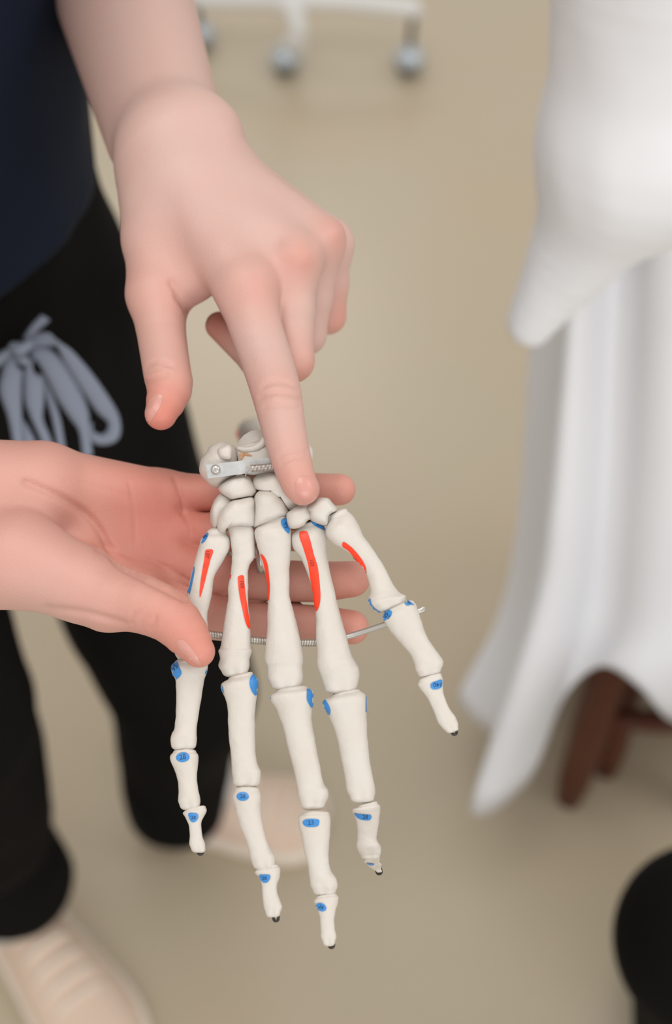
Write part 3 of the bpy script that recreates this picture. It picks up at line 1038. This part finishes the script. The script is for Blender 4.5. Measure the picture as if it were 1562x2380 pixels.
# raised front rim of the radius socket
mb = MB()
rim = R1([(545, 300), (620, 320), (700, 318), (770, 295), (830, 250), (880, 180), (960, 150)])
mb.tube(c2w(np.array([Q(x, y, 571.2) for x, y in catmull(rim, 6)])), np.interp(np.linspace(0, 1, 37), [0, .15, .5, .9, 1], [0.0006, 0.0014, 0.0017, 0.0015, 0.001]), 14)
mb.build('socket_rim', M_bone, radius)
mb = MB()
sh = [(600, 1050, 586, 9), (598, 1045, 610, 7), (596, 1030, 660, 6), (590, 1016, 720, 6.2), (588, 1010, 770, 8), (588, 1008, 790, 9), (588, 1008, 798, 6)]
cp = catmull([P(x, y, d) for x, y, d, r in sh], 6)
mb.tube(cp, np.interp(np.linspace(0, 6, len(cp)), range(7), [r / 1000 for *_, r in sh]), 20)
shaft = mb.build('ulna_shaft', M_bone, ulna)
mb = MB()
sh = [(660, 1060, 586, 9), (650, 1050, 620, 7), (640, 1036, 680, 6.5), (626, 1022, 740, 7), (616, 1014, 780, 8), (614, 1012, 792, 5)]
cp = catmull([P(x, y, d) for x, y, d, r in sh], 6)
mb.tube(cp, np.interp(np.linspace(0, 5, len(cp)), range(6), [r / 1000 for *_, r in sh]), 20)
mb.build('radius_shaft', M_bone, radius)
bv_sh = BVHTree.FromObject(shaft, bpy.context.evaluated_depsgraph_get()) if False else None
mb = MB()
q0 = P(560, 1011, 772)
vv = []
mb.tube([q0 + np.array([0, 0, -0.0005]), q0 + np.array([0.0006, -0.001, 0.0015]), q0 + np.array([0.001, -0.002, 0.003])], [0.002, 0.0031, 0.0024], 12)
mb.build('paint_patch', M_red, ulna, label='red painted dot')

# ---- paint
def paint(b, ol, m, n_=5, off=0.00022):
    return patch('paint_patch', bone_bvh[b.name], ol, m, b, off=off, step=3.5, smooth_n=n_)


def R4(pts):  # x2.111 enlargement at (360, 1460)
    return [(360 + x / 2.111, 1460 + y / 2.111) for x, y in pts]


def R2(pts):  # x4.881 enlargement at (680, 1160)
    return [(680 + x / 4.881, 1160 + y / 4.881) for x, y in pts]


def R5(pts):  # x6.508 enlargement at (420, 1200)
    return [(420 + x / 6.508, 1200 + y / 6.508) for x, y in pts]


def ell(cx, cy, rx, ry, rot=0, n_=12):
    return [(cx + rx * math.cos(a) * math.cos(rot) - ry * math.sin(a) * math.sin(rot),
             cy + rx * math.cos(a) * math.sin(rot) + ry * math.sin(a) * math.cos(rot)) for a in np.linspace(0, 2 * math.pi, n_, endpoint=False)]


paint(mc3, R1([(1040, 1130), (1075, 1096), (1110, 1110), (1132, 1150), (1135, 1210), (1125, 1268), (1085, 1235), (1048, 1180)]), M_blue)
paint(mc2, R1([(1390, 1142), (1435, 1134), (1490, 1155), (1520, 1190), (1538, 1228), (1480, 1212), (1420, 1180)]), M_blue)
paint(mc5, R5([(405, 248), (420, 265), (405, 320), (365, 380), (318, 412), (330, 360), (360, 300)]), M_blue)
paint(mc5, R5([(205, 760), (212, 830), (185, 980), (155, 1120), (125, 1210), (95, 1190), (130, 1080), (165, 930)]), M_blue)
paint(mc5, R5([(375, 520), (430, 500), (480, 505), (490, 545), (455, 640), (400, 850), (350, 1050), (300, 1215), (285, 1180), (300, 1000), (330, 800), (360, 640)]), M_red)
paint(mc4, R5([(865, 930), (890, 900), (930, 892), (955, 910), (962, 1000), (975, 1150), (1000, 1350), (1030, 1550), (1045, 1690), (1015, 1685), (975, 1600), (930, 1400), (890, 1200), (872, 1050)]), M_red)
paint(mc4, R5([(768, 690), (788, 680), (780, 780), (765, 900), (750, 950), (755, 830)]), M_red)
paint(mc3, R5([(1212, 575), (1240, 580), (1285, 640), (1320, 740), (1340, 900), (1350, 1050), (1345, 1200), (1325, 1390), (1310, 1390), (1322, 1200), (1310, 1000), (1285, 850), (1260, 720), (1225, 620)]), M_red)
paint(mc2, R2([(78, 400), (90, 372), (140, 365), (170, 380), (205, 480), (240, 620), (285, 770), (305, 920), (318, 1080), (312, 1180), (290, 1250), (268, 1270), (252, 1200), (240, 1090), (205, 900), (175, 730), (125, 560), (85, 450)]), M_red)
paint(mc1, R2([(565, 510), (580, 485), (630, 512), (705, 580), (778, 670), (828, 760), (840, 830), (832, 872), (794, 800), (716, 684), (636, 586), (575, 543)]), M_red)
paint(mc1, R2([(868, 1140), (885, 1130), (900, 1190), (940, 1240), (1000, 1282), (930, 1275), (880, 1240), (853, 1190)]), M_blue)
paint(pp1, R2([(1015, 1350), (1025, 1300), (1060, 1265), (1110, 1262), (1130, 1285), (1115, 1330), (1075, 1360), (1035, 1378)]), M_blue)
paint(pp1, R2([(1272, 1185), (1290, 1160), (1325, 1160), (1375, 1200), (1340, 1200), (1300, 1210)]), M_blue)
paint(pp5, [(394, 1548), (400, 1537), (410, 1536), (417, 1550), (422, 1562), (419, 1571), (408, 1579), (402, 1568), (396, 1556)], M_blue)
paint(pp5, R4([(258, 193), (262, 210), (250, 250), (243, 258), (245, 225)]), M_blue)
paint(pp4, R4([(470, 240), (488, 226), (503, 245), (510, 270), (500, 322), (488, 328), (470, 300), (464, 268)]), M_blue)
paint(pp4, R4([(318, 268), (330, 278), (339, 312), (334, 330), (325, 305)]), M_blue)
paint(pp3, R4([(748, 284), (764, 284), (780, 310), (778, 350), (770, 390), (752, 368), (744, 345), (745, 310)]), M_blue)
paint(pp3, R4([(568, 338), (578, 368), (590, 392), (578, 392), (568, 365)]), M_blue)
paint(pp2, R4([(824, 345), (842, 358), (858, 385), (862, 410), (853, 434), (838, 412), (824, 385)]), M_blue)
paint(pp2, R4([(1036, 312), (1044, 340), (1042, 395), (1034, 410), (1034, 350)]), M_blue)
paint(mp5, ell(425, 1760, 15.5, 11, -0.1), M_blue)
paint(mp4, ell(564.5, 1851, 14, 10), M_blue)
paint(mp3, [(704, 1910), (712, 1904), (728, 1903), (741, 1905), (742, 1912), (738, 1920), (722, 1922), (708, 1919)], M_blue)
paint(mp2, [(824, 1890), (834, 1891), (850, 1892), (862, 1894), (863, 1901), (857, 1906), (842, 1905), (831, 1900)], M_blue)
paint(dp5, [(438, 1891), (448, 1889), (459, 1891), (461, 1900), (456, 1908), (449, 1911), (442, 1906)], M_blue)
paint(dp4, [(603, 2034), (612, 2032), (627, 2033), (628, 2041), (622, 2050), (613, 2051), (606, 2044)], M_blue)
paint(dp3, ell(747, 2108, 12.5, 9, 0.5), M_blue)
paint(dp2, [(853, 2005), (862, 2006), (870, 2008), (864, 2011), (856, 2009)], M_blue)
paint(dp1, R4([(1352, 285), (1356, 270), (1378, 260), (1406, 252), (1408, 275), (1402, 292), (1380, 300), (1360, 298)]), M_blue, n_=3)
paint(radius, R1([(570, 370), (600, 352), (650, 355), (715, 388), (660, 390), (630, 385), (600, 425), (580, 430)]), M_rust)


# ---- handwritten-looking numbers on the paint
def number(b, txt, cx, cy, size, rot, m=None, mirror=False):
    cu = bpy.data.curves.new('number_text', 'FONT')
    cu.body = txt
    cu.size = size
    cu.align_x = 'CENTER'; cu.align_y = 'CENTER'
    o_ = bpy.data.objects.new('number_text', cu)
    me = o_.to_mesh()
    vs = np.array([v.co[:2] for v in me.vertices]) if len(me.vertices) else np.zeros((0, 2))
    fs = [list(p.vertices) for p in me.polygons]
    o_.to_mesh_clear()
    bpy.data.objects.remove(o_); bpy.data.curves.remove(cu)
    if not len(vs): return
    cr, sr = math.cos(rot), math.sin(rot)
    V = []
    keep = []
    for x, y in vs:
        x2, y2 = x * cr - y * sr, x * sr + y * cr
        h_ = ray(bone_bvh[b.name], cx + x2, cy - y2)
        keep.append(h_[0] is not None)
        V.append(h_[0] + h_[1] * 0.0003 if h_[0] is not None else Vector((0, 0, 0)))
    F = [f_ for f_ in fs if all(keep[i] for i in f_)]
    if F:
        used = sorted({i for f_ in F for i in f_}); rm = {i: k for k, i in enumerate(used)}
        obj('painted_number', [V[i] for i in used], [[rm[i] for i in f_] for f_ in F], m or M_ink, b, False)


number(mc2, '103', 725, 1308, 12, -math.pi / 2 + 0.2, M_inkr)
number(mc5, '107', 483, 1288, 12, -math.pi / 2 - 0.2, M_inkr)
number(mc4, '100', 562, 1358, 12, -math.pi / 2 + 0.15, M_inkr)
number(mc1, '103', 821, 1298, 10, -0.9, M_inkr)
number(mc3, '95', 664, 1221, 15, -1.2)
number(mc2, '97', 740, 1221, 10, -0.6)
number(mc5, '96', 477, 1248, 10, 1.0)
number(pp5, '95', 407, 1552, 15, 0.9)
number(pp1, '103', 899, 1430, 15, 2.6)
number(pp1, '94', 950, 1402, 8, -0.4)
number(mp5, '28', 425, 1760, 15, 0.15)
number(mp4, '28', 565, 1851, 12, 0)
number(mp3, '23', 723, 1912, 14, 0.1)
number(mp2, '28', 849, 1898, 13, 0)
number(dp5, '28', 450, 1900, 11, 0)
number(dp4, '28', 615, 2041, 11, 0)
number(dp3, '28', 747, 2108, 11, -0.5)
number(dp1, '140', 1017, 1591, 14, math.pi)


# ---- metal: plate, screw, springs and wire
def holed_plate(cs, hc, hr, d, th, tilt):
    cs = np.array(cs, float); hc = np.array(hc, float)
    ang = sorted(list(np.linspace(-math.pi, math.pi, 36, endpoint=False)) + [math.atan2(*(q - hc)[::-1]) for q in cs])
    inner = [hc + hr * np.array([math.cos(a), math.sin(a)]) for a in ang]
    outer = []
    for a in ang:
        u = np.array([math.cos(a), math.sin(a)]); best = 1e9
        for k in range(4):
            p, e = cs[k], cs[(k + 1) % 4] - cs[k]
            den = u[0] * e[1] - u[1] * e[0]
            if abs(den) < 1e-9: continue
            w = p - hc
            t_ = (w[0] * e[1] - w[1] * e[0]) / den; q_ = (w[0] * u[1] - w[1] * u[0]) / den
            if t_ > 0 and -1e-6 <= q_ <= 1 + 1e-6: best = min(best, t_)
        outer.append(hc + u * best)
    x0, x1 = cs[:, 0].min(), cs[:, 0].max()
    V = [P(q[0], q[1], d + tilt * (q[0] - x0) / (x1 - x0) + z) for z in (-th, th) for ring_ in (outer, inner) for q in ring_]
    n_ = len(ang); F = []
    for k in range(n_):
        k2 = (k + 1) % n_
        F += [[k, k2, n_ + k2, n_ + k], [2 * n_ + k2, 2 * n_ + k, 3 * n_ + k, 3 * n_ + k2],
              [k2, k, 2 * n_ + k, 2 * n_ + k2], [n_ + k, n_ + k2, 3 * n_ + k2, 3 * n_ + k]]
    return obj('metal_plate', V, orient(V, F), M_zinc, skel, False)


plate = holed_plate([(479, 1080), (704, 1055), (706, 1083), (483, 1112)], (576, 1084), 6.0, 561.5, 0.6, 4.0)
mb = MB()
ce = Q(501, 1091.5, 561.0); rr_ = 11.3 * 560 / FPX
prof = [(0.2, 0.9), (0.55, 0.95), (0.8, 0.6), (1.0, 0.25), (1.0, -0.6)]
rg = [c2w(np.array([ce + [rr_ * s_ * math.cos(a), rr_ * s_ * math.sin(a), -z] for a in np.linspace(0, 2 * math.pi, 24, endpoint=False)])) for s_, z in prof]
V, F = ring_mesh(rg); F = orient(V, F)
screw = obj('screw', V, F, M_steel, plate)
mb = MB()
for a in (0.35, 0.35 + math.pi / 2):
    u = np.array([math.cos(a), math.sin(a), 0]); w_ = np.array([-math.sin(a), math.cos(a), 0])
    base = c2w(ce + [0, 0, -0.95])
    mb.box(base, c2w(ce + u * 1.25) - c2w(ce), c2w(ce + w_ * 0.25) - c2w(ce), c2w(ce + [0, 0, 0.12]) - c2w(ce))
mb.build('screw_cross', M_steel, plate, False)

def coil(pts, r, wire, pitch, name, m, parent, seg=14, nn=6):
    P_ = catmull(np.array(pts), 30)
    L = np.concatenate([[0], np.cumsum(np.linalg.norm(np.diff(P_, axis=0), axis=1))])
    turns = L[-1] / pitch
    N = int(turns * seg)
    s = np.linspace(0, L[-1], N)
    C_ = np.stack([np.interp(s, L, P_[:, i]) for i in range(3)], 1)
    T = np.gradient(C_, axis=0); T /= np.linalg.norm(T, axis=1)[:, None]
    u = np.cross(T, FWD); u /= np.linalg.norm(u, axis=1)[:, None]
    w = np.cross(T, u)
    a = 2 * math.pi * s / pitch
    pts_ = C_ + r * (np.cos(a)[:, None] * u + np.sin(a)[:, None] * w)
    mb = MB(); mb.tube(pts_, wire, nn)
    return mb.build(name, m, parent)


coil([P(583, 1089, 560.6), P(608, 1087, 560.9), P(640, 1084, 561.3)], 0.00135, 0.00026, 0.00055, 'coil_spring', M_spring, skel)
mb = MB()
mb.tube(catmull([P(570, 1106, 563), P(574, 1098, 561.6), P(580, 1092, 560.8), P(586, 1090, 560.6)], 6), 0.0003, 8)
mb.tube(catmull([P(634, 1080, 561.2), P(642, 1084, 561.3), P(648, 1092, 563), P(654, 1098, 566)], 6), 0.0003, 8)
mb.build('spring_hook', M_spring, plate)
# long spring threaded through the metacarpals, ending in a smooth tube at the thumb
coil([P(455, 1470, 566), P(500, 1476, 566), P(600, 1489, 564), P(716, 1494, 562), P(770, 1490, 561)], 0.0013, 0.00034, 0.00066, 'threaded_spring', M_spring, skel)
mb = MB()
mb.tube([P(770, 1491, 561), P(808, 1480, 560), P(850, 1467, 558), P(897, 1451, 554), P(930, 1436, 552)], 0.00118, 16)
mb.build('spring_sleeve', M_steel, skel, label='smooth steel sleeve beside the thumb bone')
mb = MB()
mb.tube(catmull([P(940, 1428, 551), P(975, 1417, 550), P(983, 1413, 550), P(986, 1415, 550.5), P(984, 1419, 550.5), P(972, 1424, 550)], 6), 0.0006, 10)
mb.build('wire_end', M_steel, skel)
mb = MB()
mb.tube([P(600, 1262, 581), P(606, 1300, 581), P(609, 1330, 582)], 0.002, 14)
mb.build('inner_rod', M_steel, skel)


def tip_wire(px, py, d, dx, dy, b):
    mb = MB()
    n0 = np.array([dx, dy], float); n0 /= np.linalg.norm(n0)
    s_ = np.array([-n0[1], n0[0]])
    p0 = np.array([px, py], float)
    pts = [p0 - n0 * 12 + s_ * 5, p0 + n0 * 3 + s_ * 5.5, p0 + n0 * 9 + s_ * 3, p0 + n0 * 9 - s_ * 3, p0 + n0 * 3 - s_ * 5.5, p0 - n0 * 12 - s_ * 5]
    mb.tube(catmull([P(q[0], q[1], d) for q in pts], 5), 0.00055, 10)
    mb.build('wire_loop', M_dark, b)


tip_wire(465, 1976, 550, 0.2, 1, dp5)
tip_wire(641, 2131, 545, 0.1, 1, dp4)
tip_wire(770, 2193, 541, 0.1, 1, dp3)
tip_wire(1054, 1698, 543, 0.5, 1, dp1)
tip_wire(880, 2022, 577, 0.3, 1, dp2)

# ================================================================== white coat and the stool under it
coat = empty('lab_coat', (0.33, 0.90, 0.0), 'long white lab coat hanging in soft folds over a wooden stool', 'coat')
rows = [-420, -60, 300, 560, 820, 1190, 1430]
cols_ = [
    (1.08, [1420, 1400, 1370, 1350, 1330, 1310, 1260], (1210, 1480, 1.06)),
    (0.93, [1310, 1300, 1285, 1270, 1240, 1215, 1165], (1080, 1590, 0.90)),
    (0.885, [1310, 1300, 1285, 1270, 1250, 1225, 1185], (1090, 1660, 0.86)),
    (0.85, [1330, 1325, 1310, 1290, 1270, 1245, 1220], (1160, 1725, 0.82)),
    (0.81, [1350, 1345, 1335, 1310, 1290, 1262, 1225], (1125, 1800, 0.77)),
    (0.78, [1380, 1370, 1360, 1330, 1310, 1280, 1240], (1095, 1885, 0.745)),
    (0.775, [1410, 1400, 1380, 1360, 1340, 1315, 1280], (1150, 1880, 0.745)),
    (0.785, [1440, 1430, 1410, 1390, 1375, 1355, 1325], (1235, 1800, 0.765)),
    (0.80, [1470, 1460, 1445, 1430, 1420, 1400, 1370], (1300, 1640, 0.785)),
    (0.79, [1500, 1490, 1480, 1470, 1460, 1440, 1420], (1360, 1565, 0.78)),
    (0.765, [1540, 1535, 1530, 1520, 1510, 1495, 1470], (1420, 1550, 0.755)),
    (0.755, [1590, 1590, 1585, 1580, 1570, 1560, 1530], (1490, 1600, 0.74)),
    (0.76, [1660, 1660, 1660, 1650, 1640, 1630, 1600], (1570, 1680, 0.745)),
    (0.80, [1760, 1760, 1760, 1750, 1750, 1740, 1730], (1740, 1700, 0.79)),
    (0.95, [1840, 1840, 1840, 1840, 1840, 1840, 1840], (1860, 1560, 0.95)),
    (1.12, [1720, 1720, 1720, 1720, 1720, 1700, 1690], (1680, 1420, 1.12)),
    (1.16, [1560, 1560, 1560, 1540, 1520, 1500, 1480], (1450, 1400, 1.15)),
]
grid = []
for Y, xs_, (hx, hy, hY) in cols_:
    pts = [PY(x, y, Y + (0.06 if y < -200 else 0)) for x, y in zip(xs_, rows)] + [PY(hx, hy, hY)]
    grid.append(catmull(pts, 8))
grid = np.array(grid)                       # columns x rows x 3
G2 = np.stack([catmull(grid[:, j], 6, True) for j in range(grid.shape[1])], 0)   # rows x columns
nr, nc = G2.shape[:2]
V = G2.reshape(-1, 3)
F = [[i * nc + k, i * nc + (k + 1) % nc, (i + 1) * nc + (k + 1) % nc, (i + 1) * nc + k] for i in range(nr - 1) for k in range(nc)]
cb = obj('coat_body', V, F, M_coat, coat)
thicken(cb, 0.003)


def f_slv(p):
    a = (PY(1600, -420, 0.74), 0.074)
    b = (PY(1535, -60, 0.745), 0.062)
    c_ = (PY(1480, 330, 0.75), 0.055)
    e = (PY(1352, 560, 0.75), 0.033)
    g = (PY(1234, 748, 0.75), 0.0165)
    h_ = (PY(1740, 385, 0.72), 0.046)
    cr_ = catmull(np.array([[*q, r] for q, r in (a, b, c_, e, g)]), 5)
    d = sd_chain(p, [(q[:3], q[3]) for q in cr_], 0.012)
    return smin(d, sd_cone(p, c_[0], h_[0], c_[1], h_[1]), 0.03)


lo, hi = bb([PY(1600, -420, 0.74), PY(1234, 748, 0.75), PY(1740, 385, .72)], 0.10)
VL, FL = mesh_sdf(f_slv, lo, hi, 0.006)
GL = grad(f_slv, VL, 0.003)
VL = VL + GL * (nz3(VL, 20, 0.0016, 2) + nz3(VL, 40, 0.001, 7))[:, None]
obj('sleeve', VL, FL, M_coat, coat, label='bent white sleeve with a creased elbow')

stool = empty('wooden_stool', (0.335, 0.93, 0), 'reddish brown wooden stool half hidden under the white coat', 'stool')
feet = [PZ(1322, 1858), PZ(1408, 1790), np.array([0.435, 0.845, 0]), np.array([0.42, 1.02, 0])]
tops = [np.array([0.300, 0.892, 0.43]), np.array([0.322, 0.945, 0.43]), np.array([0.385, 0.885, 0.43]), np.array([0.375, 0.985, 0.43])]
for f_, t_ in zip(feet, tops):
    mb = MB()
    f_ = np.array(f_); f_[2] = 0.0
    mb.tube([f_, f_ + (t_ - f_) * 0.1, f_ + (t_ - f_) * 0.5, t_], [0.014, 0.019, 0.023, 0.021], 14)
    mb.build('leg', M_wood, stool)
mb = MB()
sc_ = np.array([0.338, 0.935, 0])
mb.tube([sc_ + [0, 0, z] for z in (0.425, 0.428, 0.452, 0.458)], [0.085, 0.098, 0.098, 0.090], 28)
mb.build('seat', M_wood, stool)
mb = MB()
for a, b in ((0, 2), (1, 3), (0, 3)):
    pa = feet[a] + (tops[a] - feet[a]) * 0.35; pb = feet[b] + (tops[b] - feet[b]) * 0.35
    m2 = MB(); m2.tube([pa, (pa + pb) / 2, pb], [0.010, 0.013, 0.010], 12); m2.build('stretcher', M_wood, stool)

# ================================================================== seated person at the edge
kn_c = P(1655, 2190, 1120)
pb = empty('person', (kn_c[0] + 0.1, kn_c[1], 0.0), 'person in black trousers, only one bent knee in view beside the stool', 'person')


def f_leg2(p):
    hip = kn_c + np.array([0.42, -0.10, 0.02])
    an = np.array([kn_c[0] + 0.05, kn_c[1] + 0.02, 0.10])
    d = sd_cone(p, hip, kn_c, 0.09, 0.070)
    d = smin(d, sd_cone(p, kn_c, an, 0.068, 0.062), 0.03)
    return np.maximum(d, 0.075 - p[:, 2])


lo, hi = bb([kn_c, kn_c + [0.45, -0.1, 0.02], np.array([kn_c[0], kn_c[1], 0.1])], 0.13)
V2, F2 = mesh_sdf(f_leg2, lo, hi, 0.008)
G2_ = grad(f_leg2, V2, 0.004)
V2 = V2 + G2_ * nz3(V2, 10, 0.004, 12)[:, None]
obj('trousers', V2, F2, M_black, pb)


def f_foot(p):
    an = np.array([kn_c[0] + 0.05, kn_c[1] + 0.02, 0.10])
    d = sd_cone(p, an, an - [0, 0, 0.055], 0.045, 0.042)
    d = smin(d, sd_cone(p, an - [0, 0, .055], an + [0.02, 0.15, -0.065], 0.044, 0.032), 0.02)
    return np.maximum(d, -p[:, 2])


an = np.array([kn_c[0] + 0.05, kn_c[1] + 0.02, 0.10])
V2, F2 = mesh_sdf(f_foot, an - [0.08, 0.08, 0.11], an + [0.09, 0.21, 0.07], 0.006)
obj('shoe', V2, F2, M_tyre, pb)

# ================================================================== wheeled frame in the background
tr = empty('wheeled_stand', (float(PZ(700, 150)[0]), 2.50, 0), 'white tubular stand on chrome casters, far back on the floor', 'stand')
Yb = 2.43
mb = MB()
bar = [PY(395, -18, Yb + 0.08), PY(480, -2, Yb + 0.05), PY(600, -1, Yb + 0.02), PY(690, 0, Yb), PY(820, 5, Yb), PY(955, 20, Yb), PY(968, 22, Yb)]
mb.tube(catmull(bar, 6), 0.0175, 18)
mb.build('crossbar', M_white, tr)
mb = MB()
fr = np.array(PZ(665, 168))
leg = [PY(640, 2, Yb + 0.01), PY(678, 16, Yb - 0.01), PY(692, 60, Yb - 0.03), PY(690, 105, Yb - 0.03), fr + [0.008, 0, 0.06], fr + [0.004, 0, 0.045]]
mb.tube(catmull(leg, 8), [0.017] * 20 + [0.014] * 21, 16)
mb.build('leg', M_white, tr)
mb = MB()
up0 = PY(640, 0, Yb + 0.02)
mb.tube([up0, up0 + [0, 0.05, 0.2], up0 + [0, 0.06, 0.6]], 0.017, 16)
mb.build('post', M_white, tr)


def caster(foot, topp):
    foot = np.array(foot); r = 0.026
    ce = np.array([foot[0], foot[1], r])
    ax = np.array([0.9, -0.35, 0]); ax /= np.linalg.norm(ax)
    mb = MB(); mb.tube([ce - ax * 0.013, ce - ax * 0.011, ce + ax * 0.011, ce + ax * 0.013], [r * 0.85, r, r, r * 0.85], 24)
    w = mb.build('caster_wheel', M_tyre, tr)
    # chrome hood: half dome over the wheel
    V, F = [], []
    for i in range(7):
        th = math.pi / 2 * i / 6
        for k in range(20):
            a = 2 * math.pi * k / 20
            V.append(ce + [0.030 * math.cos(th) * math.cos(a), 0.030 * math.cos(th) * math.sin(a), -0.002 + 0.033 * math.sin(th)])
    for i in range(6):
        for k in range(20):
            F.append([i * 20 + k, i * 20 + (k + 1) % 20, (i + 1) * 20 + (k + 1) % 20, (i + 1) * 20 + k])
    F.append(list(range(20))[::-1])
    hood = obj('caster_hood', V, F, M_chrome, tr)
    mb = MB(); mb.tube([ce + [0, 0, 0.028], np.array(topp)], 0.006, 10)
    mb.build('caster_stem', M_dark, hood)


caster(fr, fr + [0.006, 0, 0.07])
caster(PZ(950, 170), PY(962, 22, Yb))
caster(PZ(468, 112), PY(450, -6, Yb + 0.06))
